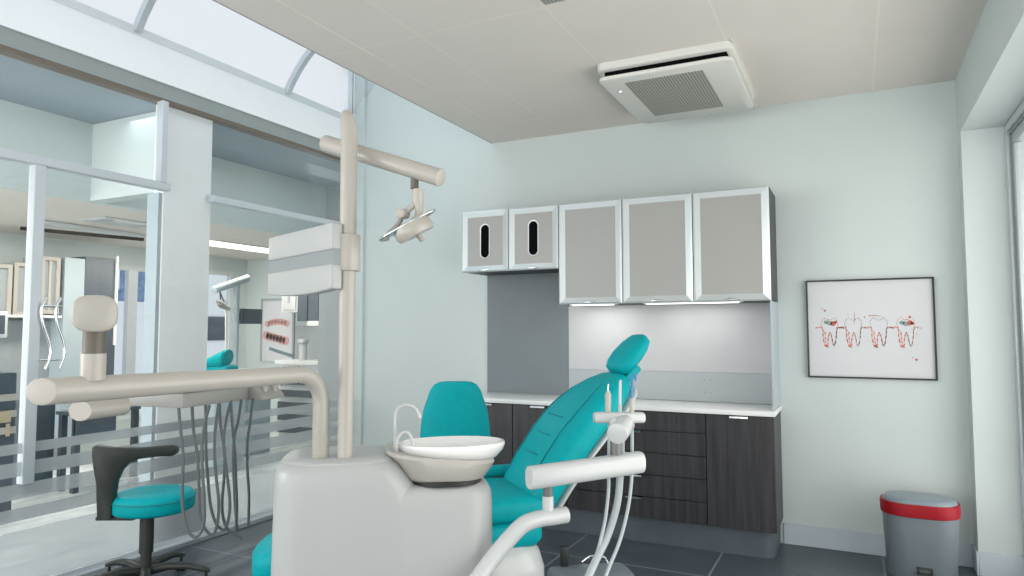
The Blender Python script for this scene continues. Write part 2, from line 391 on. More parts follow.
struct('wall_end', MB().box(XF, XP, 2.2, 2.3, 0, 3.1), 'wall', 'pale green end wall of the next surgery')
struct('wall_side', MB().box(XP, XP+.1, .12, 2.3, 0, 3.1), 'wall', 'side wall of the next surgery past the partition')
for nm, (y0, y1, z0, z1, mull, lab) in (('window_3', (-.05, .95, .35, 2.17, True, 'grey framed window in the far wall, left of the white column')), ('window_4', (1.35, 1.95, .95, 2.21, False, 'bright window in the far wall, right of the white column'))):
    t = thing(nm, lab, 'window', (XF, (y0+y1)/2, z0)); t['kind'] = 'structure'
    build('window_frame', frame_yz(MB(), XF-.06, XF+.01, y0, y1, z0, z1, .05), 'ledge', t)
    if mull: build('mullion', MB().box(XF-.06, XF+.01, .40, .52, z0+.05, z1-.05), 'alu', t)
    build('pane', MB().box(XF-.03, XF-.024, y0+.05, y1-.05, z0+.05, z1-.05), 'glass', t)

# ================================================================== CABINETS ON THE BACK WALL
def door_frame_mb(x0, x1, z0, z1, yf, t=.05, dp=.022):
    """bevelled aluminium frame: mitred, sloping inwards"""
    m = MB()
    o = [(x0, z0), (x1, z0), (x1, z1), (x0, z1)]; i = [(x0+t, z0+t), (x1-t, z0+t), (x1-t, z1-t), (x0+t, z1-t)]
    mid = [(x0+.010, z0+.010), (x1-.010, z0+.010), (x1-.010, z1-.010), (x0+.010, z1-.010)]
    for k in range(4):
        j = (k+1) % 4
        A, B, C_, D = o[k], o[j], i[j], i[k]; Am, Bm = mid[k], mid[j]
        m.quad((A[0], yf+.006, A[1]), (B[0], yf+.006, B[1]), (Bm[0], yf, Bm[1]), (Am[0], yf, Am[1]))
        m.quad((Am[0], yf, Am[1]), (Bm[0], yf, Bm[1]), (C_[0], yf+dp*.6, C_[1]), (D[0], yf+dp*.6, D[1]))
        m.quad((A[0], yf+dp, A[1]), (B[0], yf+dp, B[1]), (B[0], yf+.006, B[1]), (A[0], yf+.006, A[1]))
        m.quad((A[0], yf+dp, A[1]), (B[0], yf+dp, B[1]), (C_[0], yf+dp, C_[1]), (D[0], yf+dp, D[1]))
    return m
ZT = 2.300
def wall_cab(x0, x1, z0, label, slot=False, rs=False):
    t = thing('wall_cabinet', label, 'cabinet', ((x0+x1)/2, 0, z0), 0, 'wall cabinets in a row')
    build('carcass', MB().box(x0+.001, x1-.001, -.376, -.001, z0+.004, ZT-.004), 'woodside', t, bevel=.001, seg=1)
    d_ = build('door', MB().box(x0+.045, x1-.045, -.388, -.377, z0+.045, ZT-.045), 'frost', t)
    build('door_rim', door_frame_mb(x0+.003, x1-.003, z0, ZT, -.400), 'satin', d_)
    cx = (x0+x1)/2
    build('handle', pad([((cx-.05+.1*k/6, -.402, z0+.012), (0, .006*math.sin(PI*(k+.5)/7)+.002, 0), (0, 0, .008*math.sin(PI*(k+.5)/7)+.001)) for k in range(7)], 12, 2), 'chrome', d_)
    if slot:
        cz = (z0+ZT)/2+.0; H = .125; wd = .036
        def cap(r, yy, hh):
            return [V((cx+r*math.cos(a), yy, cz+(hh-r)*(1 if math.sin(a) >= 0 else -1)+r*math.sin(a))) for a in [2*PI*(k+.5)/32 for k in range(32)]]
        m = MB().loft([cap(wd+.008, -.389, H+.008), cap(wd+.006, -.393, H+.006), cap(wd, -.392, H), cap(wd-.002, -.389, H-.002)], cap=False)
        build('slot_rim', m, 'satin', d_)
        build('slot', MB().loft([cap(wd, -.3895, H), cap(wd, -.389, H)]), 'void', d_, label='black oval dispenser slot')
    return t
wall_cab(-2.223, -1.823, 1.837, 'short wall cabinet with black oval slot, leftmost of the row', True)
wall_cab(-1.823, -1.423, 1.837, 'short wall cabinet with black oval slot beside the tall cabinets', True)
wall_cab(-1.423, -.953, 1.58, 'tall frosted wall cabinet next to the slotted short cabinets')
wall_cab(-.953, -.476, 1.58, 'middle tall frosted wall cabinet between two like it')
wall_cab(-.476, 0, 1.58, 'tall frosted wall cabinet at the right end, dark wooden side showing')
# under-cabinet lights
for x0, x1, lab in ((-1.33, -1.03, 'lit strip light under the left tall wall cabinet'), (-.80, -.20, 'long lit strip light under the right tall wall cabinets')):
    t = thing('strip_light', lab, 'light', ((x0+x1)/2, -.2, 1.56), 0, 'strip lights under the cabinets')
    build('housing', MB().box(x0-.02, x1+.02, -.375, -.30, 1.576, 1.5838), 'satin', t)
    build('diffuser', MB().box(x0, x1, -.372, -.345, 1.570, 1.576), 'led', t)
for x in (-1.18, -.50):
    area('cabinet_strip_lamp', (x, -.22, 1.55), (x, -.10, 1.0), .34 if x < -1 else .5, .05, .95, (1, .98, .94))

# back panels
tag(build('splashback', MB().box(-2.205, -1.50, -.012, -.0005, .905, 1.838), 'splashgrey'), 'matt grey back panel under the short wall cabinets', 'panel')
tag(build('splashback', MB().box(-1.499, -.014, -.014, -.0005, 1.105, 1.579), 'splashwhite'), 'white back panel lit by the strip lights', 'panel')
t = thing('upstand', 'pale grey upstand strip with screw holes above the worktop', 'panel', (-.75, -.01, .9))
build('board', MB().box(-1.499, -.014, -.016, -.0005, .903, 1.104), 'upstand', t)
for cx in (-.47, -.302):
    s = MB()
    for dx, dzz in ((-.018, .045), (.018, .045), (-.018, -.04), (.018, -.045), (0, .03)):
        s.cyl((cx+dx, -.0185, 1.008+dzz), (cx+dx, -.016, 1.008+dzz), .0048, 10)
    build('screw_holes', s, 'inkgrey', t)
tag(build('end_panel', MB().box(-.013, -.001, -.385, -.0005, .903, 1.579), 'sidep', bevel=.001, seg=1), 'pale grey end panel between worktop and right wall cabinet', 'panel')
# worktop
tag(build('worktop', MB().box(-2.225, .006, -.435, -.0005, .868, .90), 'counter', bevel=.004, seg=2), 'long white worktop on the dark base cabinets', 'worktop')
# base cabinets
def bar_handle(x, z, yf=-.42):
    m = MB(); m.box(x-.055, x+.055, yf-.028, yf, z-.002, z+.002); m.box(x-.055, x+.055, yf-.030, yf-.026, z-.009, z+.002); return m
def base_unit(x0, x1, label, kind):
    t = thing('base_cabinet', label, 'cabinet', ((x0+x1)/2, 0, .165), 0, 'dark base cabinets under the worktop')
    build('carcass', MB().box(x0+.001, x1-.001, -.40, -.001, .166, .866), 'woodside', t)
    if kind == 'drawers':
        zs = [.168, .308, .451, .595, .739, .862]
        for k in range(5):
            d_ = build('drawer', MB().box(x0+.003, x1-.003, -.42, -.401, zs[k]+.002, zs[k+1]-.002), 'wood', t, bevel=.001, seg=1)
            build('handle', bar_handle(x0+.48, zs[k+1]-.004), 'chrome', d_)
    else:
        d_ = build('door', MB().box(x0+.003, x1-.003, -.42, -.401, .168, .862), 'wood', t, bevel=.001, seg=1)
        build('handle', bar_handle(x0 + (x1-x0)*.5, .860), 'chrome', d_)
base_unit(-2.20, -1.78, 'dark oak base cabinet at the left end of the worktop', 'door')
base_unit(-1.78, -1.36, 'dark oak base cabinet between left end cabinet and the drawers', 'door')
base_unit(-1.36, -.41, 'dark oak unit of five wide drawers', 'drawers')
base_unit(-.41, 0, 'dark oak base cabinet at the right end of the worktop', 'door')
pp = [(-2.18, -.001), (-2.18, -.37)] + [(-.09+.07*math.sin(a), -.30-.07*math.cos(a)) for a in [PI/2*k/8 for k in range(9)]] + [(-.02, -.001)]
tag(build('cabinet_plinth', MB().poly_prism([(x, y, 0) for x, y in pp], (0, 0, .165)), 'plinth'), 'recessed slate grey plinth with rounded end under the base cabinets', 'plinth')

# ================================================================== PICTURE
t = thing('framed_picture', 'thin black framed print of four watercolour teeth', 'picture', (.535, 0, 1.09))
fx0, fx1, fz0, fz1 = .175, .898, 1.089, 1.720
m = MB(); fw = .010
m.box(fx0, fx1, -.028, -.001, fz1-fw, fz1); m.box(fx0, fx1, -.028, -.001, fz0, fz0+fw); m.box(fx0, fx0+fw, -.028, -.001, fz0+fw, fz1-fw); m.box(fx1-fw, fx1, -.028, -.001, fz0+fw, fz1-fw)
build('frame', m, 'black', t, bevel=.001, seg=1)
build('print', MB().box(fx0+fw, fx1-fw, -.012, -.004, fz0+fw, fz1-fw), 'paper', t)
def stroke(mb, pts, w, n=6):
    P = spline([(x, 0, z) for x, z in pts], n); k = len(P)
    for i in range(k-1):
        d = (P[i+1]-P[i]).normalized(); nrm = V((-d.z, 0, d.x))*w*.5*(.6+.4*math.sin(i*1.7))
        mb.quad((P[i]-nrm)+V((0, -.0125, 0)), (P[i+1]-nrm)+V((0, -.0125, 0)), (P[i+1]+nrm)+V((0, -.0125, 0)), (P[i]+nrm)+V((0, -.0125, 0)))
def blob(mb, x, z, r, k=9):
    n = len(mb.v); mb.v += [V((x+r*random.uniform(.6, 1.1)*math.cos(2*PI*i/k), -.0126, z+r*random.uniform(.6, 1.1)*math.sin(2*PI*i/k))) for i in range(k)]
    mb.f.append(tuple(range(n, n+k)))
ink = {k: MB() for k in ('inkred', 'inkpink', 'inkgrey', 'inkgreen')}
for i, cx in enumerate((.310, .448, .592, .740)):
    s = .052; z0 = 1.387
    left = [(cx-.085, z0+.022), (cx-.055, z0+.028), (cx-.040, z0+.01), (cx-.040, z0-.04), (cx-.028, z0-.095), (cx-.014, z0-.09), (cx-.010, z0-.04), (cx, z0-.005)]
    right = [(cx, z0-.005), (cx+.010, z0-.03), (cx+.018, z0-.08), (cx+.028, z0-.085), (cx+.038, z0-.03), (cx+.042, z0+.012), (cx+.055, z0+.028), (cx+.085, z0+.02)]
    crown = [(cx-.04, z0+.02), (cx-.050, z0+.055), (cx-.03, z0+.085), (cx, z0+.070), (cx+.03, z0+.085), (cx+.048, z0+.055), (cx+.042, z0+.018)]
    stroke(ink['inkred'], left, .008); stroke(ink['inkpink' if i % 2 else 'inkred'], right, .008)
    stroke(ink['inkgrey'], [(x*.97+cx*.03, z-.004) for x, z in right], .005); stroke(ink['inkpink' if i in (0, 3) else 'inkgrey'], crown, .006)
    stroke(ink['inkpink'], [(cx-.028, z0+.0), (cx-.026, z0-.05), (cx-.02, z0-.085)], .012)
    blob(ink['inkred'], cx-.02, z0-.092, .010); blob(ink['inkgreen'], cx-.012, z0-.10, .006)
    if i in (0, 3):
        for dx, rr_, kk in ((-.022, .016, 'inkgreen'), (.0, .018, 'inkgrey'), (.022, .019, 'inkred'), (.036, .012, 'inkred')): blob(ink[kk], cx+dx, z0+.055+random.uniform(-.006, .006), rr_)
    if i == 1: stroke(ink['inkpink'], [(cx+.004, z0+.05), (cx+.008, z0+.09), (cx+.010, z0+.125)], .008)
    if i == 2: stroke(ink['inkred'], [(cx-.055, z0+.10), (cx-.03, z0+.10), (cx-.005, z0+.10)], .008); stroke(ink['inkgrey'], [(cx-.01, z0+.10), (cx+.012, z0+.095)], .007)
for x, z, r, kk in ((.268, 1.535, .005, 'inkgreen'), (.284, 1.522, .008, 'inkred'), (.303, 1.462, .006, 'inkgreen'), (.282, 1.468, .003, 'inkpink'), (.418, 1.497, .005, 'inkpink'), (.513, 1.478, .006, 'inkgreen'), (.62, 1.474, .004, 'inkpink'), (.762, 1.476, .008, 'inkred'), (.740, 1.462, .004, 'inkpink'), (.772, 1.225, .005, 'inkgreen'), (.790, 1.213, .009, 'inkred')):
    blob(ink[kk], x, z, r)
for _ in range(40): blob(ink[random.choice(list(ink))], random.uniform(.25, .83), 1.36+random.gauss(0, .035), random.uniform(.0012, .003))
for k_, mb in ink.items(): build('tooth_drawing', mb, k_, t)

# ================================================================== BIN
t = thing('pedal_bin', 'grey pedal bin with a red rim against the back wall', 'bin', (.755, -.33, 0))
bx, by = .757, -.30
build('body', MB().loft([rr(bx, by, z, w_, d_, .115, 8) for z, w_, d_ in ((0, .335, .24), (.01, .345, .25), (.28, .372, .272), (.365, .38, .28))]), 'bin', t)
build('rim', MB().loft([rr(bx, by, z, w_, d_, .13, 8) for z, w_, d_ in ((.352, .385, .285), (.356, .396, .296), (.410, .400, .300), (.424, .392, .292), (.424, .378, .278))]), 'red', t, label='red plastic rim')
build('lid', MB().loft([rr(bx, by, z, w_, d_, .13, 8) for z, w_, d_ in ((.420, .376, .276), (.434, .368, .268), (.446, .34, .24), (.451, .28, .18), (.452, .10, .06))]), 'binlid', t, label='domed grey lid')
build('pedal', MB().box(bx-.03, bx+.045, by-.175, by-.13, .045, .058).box(bx-.03, bx-.02, by-.14, by-.125, .045, .085).box(bx+.035, bx+.045, by-.14, by-.125, .045, .085).box(bx-.03, bx+.045, by-.14, by-.125, .075, .085), 'dark', t, bevel=.003, seg=2, label='black foot pedal')

# ================================================================== CEILING UNIT
t = thing('air_conditioner', 'white cassette air conditioner in the ceiling with a square grille', 'air conditioner', (-.485, -.73, 2.84))
cx, cy = -.462, -.745
build('surround', MB().loft([rr(cx, cy, z, w_, d_, .05, 6) for z, w_, d_ in ((ZC-.001, .765, .98), (2.890, .755, .97), (2.884, .74, .955))]), 'acwhite', t)
build('air_gap', MB().box(cx-.335, cx+.345, cy-.45, cy+.44, 2.853, 2.8835), 'void', t)
build('fascia_panel', MB().loft([rr(cx, cy+.0, z, w_, d_, .05, 6) for z, w_, d_ in ((2.855, .735, .925), (2.850, .75, .94), (2.834, .745, .935), (2.828, .725, .915))]), 'acwhite', t, label='flat panel hung below a black slot')
g_ = build('grille', MB().box(-.70, -.255, -1.13, -.45, 2.824, 2.8278), 'acgrille', t, label='grey perforated square grille')
build('status_light', MB().cyl((-.765, -1.0, 2.8285), (-.765, -1.0, 2.8255), .006, 12), 'led', t)
build('edge_strip', MB().box(cx+.378, cx+.386, cy-.5, cy+.5, 2.916, ZC-.0005), 'acwhite', t)
t = tag(build('ceiling_vent', MB().box(-.80, -.70, -2.55, -2.05, ZC-.012, ZC-.0005), 'acgrille'), 'small grey ceiling vent at the top edge, before the air conditioner', 'vent')

# ================================================================== DENTAL UNIT (cuspidor, post and arms)
A = math.radians(37.8)                           # body axis
ex, ey = V((math.cos(A), math.sin(A), 0)), V((-math.sin(A), math.cos(A), 0))
C0 = V((-1.145, -3.345, 0))                      # front left corner of the body on the floor
t = thing('dental_unit', 'cream floor standing dental unit with spittoon, tall post and arms', 'dental unit', C0, A)
def L(x, y, z): return C0 + ex*x + ey*y + V((0, 0, z))
def lrr(x0, x1, y0, y1, z, r): c = L((x0+x1)/2, (y0+y1)/2, z); return rr(c.x, c.y, z, x1-x0, y1-y0, r, 8, A)
build('body', MB().loft([lrr(-.018, .690, .0, .34, 0, .085), lrr(-.014, .690, 0, .34, .5, .085), lrr(-.008, .688, .0, .34, .84, .085), lrr(-.006, .684, .004, .336, .872, .083), lrr(.0, .676, .012, .328, .888, .08), lrr(.015, .660, .028, .312, .898, .07), lrr(.05, .62, .06, .28, .900, .05)]), 'unitb', t)
build('tower', MB().loft([lrr(-.019, .475, -.001, .341, 0, .086), lrr(-.015, .475, -.001, .341, .5, .086), lrr(-.0095, .465, -.001, .341, .84, .087), lrr(-.0085, .440, -.001, .341, .89, .089), lrr(-.008, .415, -.001, .340, .925, .09), lrr(-.006, .395, .001, .338, .955, .09), lrr(.0, .380, .008, .332, .973, .088), lrr(.015, .362, .022, .318, .983, .08), lrr(.05, .33, .05, .29, .985, .06)]), 'unitb', t)
build('top_cover', MB().loft([lrr(.004, .385, .012, .328, .955, .10), lrr(.012, .372, .016, .324, .984, .10), lrr(.022, .36, .026, .314, .992, .09), lrr(.06, .32, .06, .28, .995, .07)]), 'unitb', t)
def til(ring, k=.10):
    return [p_ + V((0, 0, -((p_-C0).dot(ex)-.53)*k)) for p_ in ring]
build('cuspidor_shell', MB().loft([til(lrr(0.403, 0.653, .02, .31, 0.908, .10), .03), til(lrr(0.393, 0.668, .005, .325, 0.918, .11), .04), til(lrr(0.363, 0.690, -.01, .335, 0.958, .12)), til(lrr(0.338, 0.700, -.012, .340, 0.978, .12)), til(lrr(0.343, 0.695, -.007, .335, .988, .118)), til(lrr(0.408, 0.658, .03, .30, 0.982, .10))]), 'unit2', t, label='cream shell under the bowl')
build('shadow_gap', MB().loft([lrr(.42, .655, .006, .324, .897, .10), lrr(.42, .655, .006, .324, .914, .10)]), 'blackline', t)
bc = L(.562, .150, -.014)
def br(rx, ry, z, dx=0): return se(bc+ex*dx+V((0, 0, z)), ex*rx, ey*ry, 44, 2.1)
build('bowl', MB().loft([br(.06, .05, .964), br(.125, .085, .968), br(.155, .105, .984), br(.176, .118, 1.008), br(.183, .122, 1.026), br(.181, .120, 1.034), br(.174, .113, 1.035), br(.158, .100, 1.018), br(.11, .07, .998), br(.03, .02, .992)]), 'bowl', t, label='white oval spittoon bowl')
ft = dz(394, 457, 2.30)
def tap(px0, py0, pts, r, z=2.30): return MB().tube(spline([dz(x, y, z) for x, y in pts], 8), r, 10)
build('rinse_pipe', tap(0, 0, [(395, 462), (395, 440), (394.5, 420), (397, 409), (406, 405), (415, 408), (420, 418)], .0065), 'unitw', t)
build('cup_filler_pipe', tap(0, 0, [(396, 462), (397, 442), (402, 433), (408, 433), (412, 440), (414, 448)], .0055, 2.27), 'unitw', t)
# post
PX, PY = -1.023, -3.161
build('post', MB().tube([(PX, PY, .985), (PX, PY, 1.71), (PX, PY, 2.04), (PX-.003, PY-.001, 2.07), (PX-.007, PY-.002, 2.098), (PX-.013, PY-.004, 2.116), (PX-.017, PY-.006, 2.125)], .0255, 24, rs=[.0245, .0265, .0272, .0265, .0235, .018, .008]), 'unit', t)
build('post_sleeve', MB().cyl((PX, PY, 1.592), (PX, PY, 1.712), .040, 28, bev=.004), 'unit', t)
SH = .6
# delivery arm: rises from the tower, bends towards the viewer
pa = [V((-1.095, -3.195, .985)), V((-1.095, -3.195, 1.165))]
p0_, p1_ = V((-1.095, -3.195, 1.262)), V((-1.158, -4.020, 1.266))
dd = (p1_-p0_).normalized(); cpt = pa[1]+dd*.097
for k in range(1, 9):
    a = PI/2*k/8; pa.append(cpt - dd*.097*math.cos(a) + V((0, 0, .097*math.sin(a))))
pa.append(p1_)
build('delivery_arm', sheared(MB().tube(pa, .0275, 28, rs=[.026]*10+[.0305]), 28, dd, V((dd.y, -dd.x, 0)), SH), 'unit', t, bevel=.003, seg=2)

# ---------------- delivery table with the hanging hoses
t = thing('instrument_table', 'cream instrument tray under the long arm with grey hoses looping below', 'instrument table', (-1.16, -3.9, 1.296))
kn = dz(95, 314, 1.62)
vd = (kn-CAM); vd.z = 0; vd.normalize(); sd = V((vd.y, -vd.x, 0))
build('collar', MB().cyl((kn.x, kn.y, 1.285), (kn.x, kn.y, 1.347), .0265, 28), 'unit', t)
build('neck', MB().cyl((kn.x, kn.y, 1.335), (kn.x, kn.y, 1.41), .0235, 24), 'neck', t, label='dark taupe swivel joint')
def knr(off, s_): return se(kn+vd*off, sd*.046*s_, V((0, 0, .0425*s_)), 32, 2.9)
build('knuckle', MB().loft([knr(-.055, .9), knr(-.053, .96), knr(-.048, 1), knr(.05, 1), knr(.058, .9)]), 'unit', t)
e2 = kn+vd*.46
build('spring_arm', MB().loft([se(kn+vd*.05, sd*.026, V((0, 0, .026)), 24, 3), se(e2, sd*.022, V((0, 0, .022)), 24, 3), se(e2+vd*.03, sd*.012, V((0, 0, .012)), 24, 2)]), 'unit', t)
ga, gb = dz(80, 411, 1.94), dz(127, 405, 2.05)
gm = ga*.75+gb*.25
build('drop_arm', MB().tube([e2+V((0, 0, -.01)), V((e2.x, e2.y, ga.z+.06)), gm], .0165, 16), 'unit', t)
gd = (ga-gb).normalized()
build('swivel_tube', sheared(MB().tube([gb, gb+gd*.003, gb+gd*.012, ga], .028, 28, rs=[.018, .025, .028, .028]), 28, gd, V((gd.y, -gd.x, 0)), SH), 'unit', t)
c = V((-1.430, -3.444, 0)); u_ = (RT*.33+FW*.944); u_.z = 0; u_.normalize(); w_ = (RT*-.944+FW*.33); w_.z = 0; w_.normalize()
z0, z1 = 1.158, 1.204
build('tray', MB().obox(c+V((0, 0, z0)), u_*.30, w_*.30, (0, 0, z1-z0)), 'unitg', t, bevel=.004, seg=2)
build('tray_top', MB().obox(c+V((0, 0, z1+.001))-u_*.005-w_*.005, u_*.31, w_*.31, (0, 0, .008)), 'unit', t, bevel=.003, seg=2)
hb = c+u_*.30
m = MB(); q0 = hb+V((0, 0, 1.200)); q1 = hb-w_*.02+u_*.10+V((0, 0, 1.152))
sdv = V((-w_.x, -w_.y, 0))
m.poly_prism([q0-sdv*.02, q0+sdv*.02, q0+sdv*.055+V((0, 0, -.03)), q0+sdv*.055+V((0, 0, -.045)), q0-sdv*.02+V((0, 0, -.046))], u_*.12)
build('handpiece_rest', m, 'unitg', t, bevel=.003, seg=2)
build('rest_grips', MB().cyl(hb+u_*.04+sdv*.03+V((0, 0, 1.17)), hb+u_*.04+sdv*.05+V((0, 0, 1.25)), .010, 12).cyl(hb+u_*.09+sdv*.03+V((0, 0, 1.17)), hb+u_*.09+sdv*.055+V((0, 0, 1.25)), .010, 12), 'unit2', t)
sc = 3.033
H = [(2.20, [(238, 118), (243, 170), (252, 260), (250, 340), (250, 400), (256, 450), (268, 490), (288, 507), (306, 492), (316, 455), (316, 380), (310, 300), (310, 220), (318, 160), (332, 112)]),
     (2.24, [(279, 112), (283, 180), (295, 260), (300, 360), (302, 430), (318, 480), (340, 500), (355, 470), (360, 400), (350, 300), (347, 220), (352, 160), (360, 108)]),
     (2.28, [(320, 114), (321, 180), (322, 260), (328, 340), (335, 410), (352, 465), (374, 485), (388, 460), (394, 400), (383, 300), (375, 220), (383, 150), (396, 104)]),
     (2.31, [(362, 106), (366, 170), (378, 250), (376, 330), (370, 400), (374, 450), (388, 485), (402, 500), (416, 503), (432, 515)]),
     (2.35, [(396, 104), (402, 170), (409, 250), (412, 330), (415, 420), (412, 492)]),
     (2.38, [(428, 106), (420, 150), (408, 200), (404, 270), (407, 350), (411, 430), (416, 488)]),
     (2.42, [(463, 110), (455, 160), (447, 220), (447, 300), (452, 380), (450, 474)])]
for z, pts in H:
    P = [dz(100+x/sc, 370+y/sc, z) for x, y in pts]
    P[0].z = max(P[0].z, z0+.004)
    if z < 2.3: P[-1].z = z0+.004
    build('hose', MB().tube(spline(P, 5), .0048, 8), 'hose', t)

# ---------------- monitor on the post
ma, mb_ = dz(334, 257, 2.20), dz(270, 262, 2.58)
md = (mb_-ma); md.z = 0; mw = md.length; md.normalize(); mn = V((-md.y, md.x, 0))
if mn.dot(CAM-ma) < 0: mn = -mn
t = thing('monitor', 'white backed monitor on a bracket, fixed to the tall post', 'monitor', (ma.x, ma.y, 1.52))
m0 = V((ma.x, ma.y, 0))+md*.0
def slab(zb, zt, th, xa=0, xb=mw, curve=0):
    o = m0+md*xa; n = 10
    pts = [o+V((0, 0, zt)), o+md*(xb-xa)+V((0, 0, zt))] + [o+md*(xb-xa)*(1-k/n)+V((0, 0, zb-curve*4*(k/n)*(1-k/n))) for k in range(n+1)]
    return MB().poly_prism([p_-mn*.03 for p_ in pts], mn*(th+.03))
build('upper_shell', slab(1.658, 1.745, .008), 'unitb', t, bevel=.006, seg=3)
build('bracket_channel', slab(1.610, 1.662, .002), 'bandgrey', t, label='grey recessed band across the back')
build('lower_shell', slab(1.532, 1.612, .008, curve=.012), 'unitb', t, bevel=.006, seg=3)
build('screen', slab(1.545, 1.740, -.0295, .01, mw-.01).__class__().obox(m0+md*.01-mn*.036+V((0, 0, 1.54)), md*(mw-.02), mn*.005, (0, 0, .20)), 'black', t)

# ---------------- operating light
la, lb = dz(325, 143, 2.44), dz(441, 178, 2.21)
t = thing('operating_light', 'dental operating light on a short sloping arm at the post', 'lamp', V((PX, PY, 1.98)))
build('arm', MB().cyl(la, lb, .0285, 30, bev=.003), 'unit', t)
build('arm_underside', MB().cyl(la+V((0, 0, -.02)), la+(lb-la)*.25+V((0, 0, -.02)), .014, 16), 'unitg', t)
ax_ = (lb-la).normalized(); jn = la+(lb-la)*.79
build('pivot', MB().cyl((jn.x, jn.y, jn.z-.005), (jn.x, jn.y, jn.z-.062), .0135, 20), 'neck', t, label='dark swivel pin')
zl = 2.245
def q(x, y, z=zl): return dz(370+x/7.2, 170+y/7.2, z)
build('yoke', MB().loft([se(q(346, 138), RT*.018, FW*.018, 20), se(q(344, 180), RT*.018, FW*.018, 20), se(q(344, 215), RT*.018, FW*.018, 20), se(q(352, 260), RT*.015, FW*.014, 20), se(q(355, 300), RT*.013, FW*.013, 20), se(q(345, 335), RT*.013, FW*.013, 20), se(q(320, 350), RT*.013, FW*.013, 20)]), 'unit', t)
build('yoke_branch', MB().tube(spline([q(335, 205), q(320, 240), q(290, 275), q(255, 305)], 5), .010, 14), 'unit', t)
build('knob', MB().cyl(q(215, 310, 2.21), q(258, 320, 2.27), .016, 20, bev=.003), 'unit', t)
build('rear_arm', MB().tube(spline([q(235, 320), q(215, 370), q(185, 410), q(130, 460)], 6), .008, 12), 'unitg', t)
# head: disc tilted, its plane seen nearly edge on
da, db = q(75, 505, 2.25), q(462, 288, 2.22)
hc = (da+db)/2; hx = (db-da)/2
vv = ray(412, 222).normalized() - UPV*.10; vv = (vv - hx.normalized()*vv.dot(hx.normalized())).normalized()
nn = hx.normalized().cross(vv).normalized()
if nn.z > 0: nn = -nn
build('rim_handle', MB().tube([hc + hx*math.cos(2*PI*k/40) + vv*hx.length*.55*math.sin(2*PI*k/40) for k in range(41)], .0045, 10), 'chrome', t, label='oval chrome rail round the lamp head')
hh = hc + hx*.12 + nn*.014
build('head', MB().loft([se(hh+nn*o_, hx*s_*.62, vv*s_*.075, 32, 2.2) for o_, s_ in ((-.020, .55), (-.012, .9), (0, 1.0), (.020, 1.0), (.030, .92))]), 'unit', t)
build('reflector', MB().loft([se(hc-hx*.25+nn*o_, hx*s_*.45, vv*s_*.06, 32, 2.2) for o_, s_ in ((.002, 1.0), (.010, .96))]), 'lens', t)
build('front_grip', MB().cyl(hh+hx*.05+nn*.02, hh+hx*.08+nn*.055, .010, 14, bev=.002), 'unit', t)
build('grip_end', MB().cyl(q(75, 500, 2.25), q(135, 488, 2.25), .009, 14, bev=.003), 'unit', t)

# ---------------- assistant arm (right)
t = thing('assistant_arm', 'white cranked arm with holder bar beside the chair back', 'instrument arm', dz(490, 563, 2.25))
cr = [dz(470, 590, 2.12), dz(490, 562, 2.17), dz(508, 540, 2.2), dz(523, 525, 2.22), dz(538, 519, 2.24), dz(552, 517, 2.26), dz(567, 514.5, 2.28)]
build('crank_tube', MB().tube(spline(cr, 6), .0265, 26), 'unitw', t, bevel=.002, seg=2)
k1 = dz(548, 512, 2.26)
build('riser', MB().cyl(k1, k1+V((0, 0, .052)), .0185, 24), 'unitw', t)
build('riser_joint', MB().cyl(k1+V((0, 0, .045)), k1+V((0, 0, .125)), .016, 20), 'steelgrey', t, label='grey steel joint')
xa, xb = dz(529, 478, 2.20), dz(641, 462, 2.36)
xd = (xb-xa).normalized()
build('beam', MB().loft([se(xa+xd*o_, V((-xd.y, xd.x, 0)).normalized()*.032*s_, V((0, 0, .0365*s_)), 28, 2.6) for o_, s_ in ((0, .94), (.004, 1), ((xb-xa).length-.004, 1.0), ((xb-xa).length, .94))]), 'unitw', t)
kj = dz(616, 458, 2.33)
build('holder_joint', MB().cyl(kj, kj+V((0, 0, .075)), .0195, 22), 'steelgrey', t, label='grey steel joint')
build('holder_post', MB().cyl(kj+V((0, 0, .062)), kj+V((0, 0, .135)), .0205, 22), 'unitw', t)
ka, kb = dz(617, 434, 2.25), dz(625, 424, 2.36)
build('holder_hub', MB().cyl(ka, kb, .034, 28, bev=.003), 'unitw', t)
ha, hb2 = dz(594, 417.5, 2.36), dz(644, 417.5, 2.38)
hd = (hb2-ha).normalized()
build('holder_bar', MB().loft([se(ha+hd*o_, V((-hd.y, hd.x, 0)).normalized()*.022*s_, V((0, 0, .0185*s_)), 28, 3.2) for o_, s_ in ((0, .8), (.006, 1), ((hb2-ha).length-.006, 1), ((hb2-ha).length, .8))]), 'unitw', t)
def hand(name, px, top, body, label, hosepts, hr, tipm='unitw', tipr=.004, bodyr=.0095, bm='unit'):
    t = thing(name, label, 'handpiece', dz(px, 417, 2.37), 0, 'instruments in the holder bar')
    z = 2.37
    build('grip', MB().tube([dz(px, 419, z), dz(px, body+6, z), dz(px, body+2, z), dz(px+.2, body-2, z)], .01, 16, rs=[bodyr*.85, bodyr, bodyr*1.05, bodyr*.55]), bm, t)
    build('tip', MB().tube([dz(px, body, z), dz(px, (body+top)/2, z), dz(px+.4, top, z)], .004, 12, rs=[tipr, tipr, tipr*.8]), tipm, t)
    if hosepts: build('hose', MB().tube(spline([dz(x, y, zz) for x, y, zz in hosepts], 8), hr, 12), 'hoselight', t)
    return t
hand('water_syringe', 608, 384, 393, 'white syringe handpiece, left in the holder bar', [(609.5, 424, 2.40), (609, 450, 2.41), (608.5, 470, 2.40), (608.5, 490, 2.38), (605, 520, 2.32), (598, 550, 2.25), (586, 590, 2.15)], .0058, 'chrome', .0025, .0105)
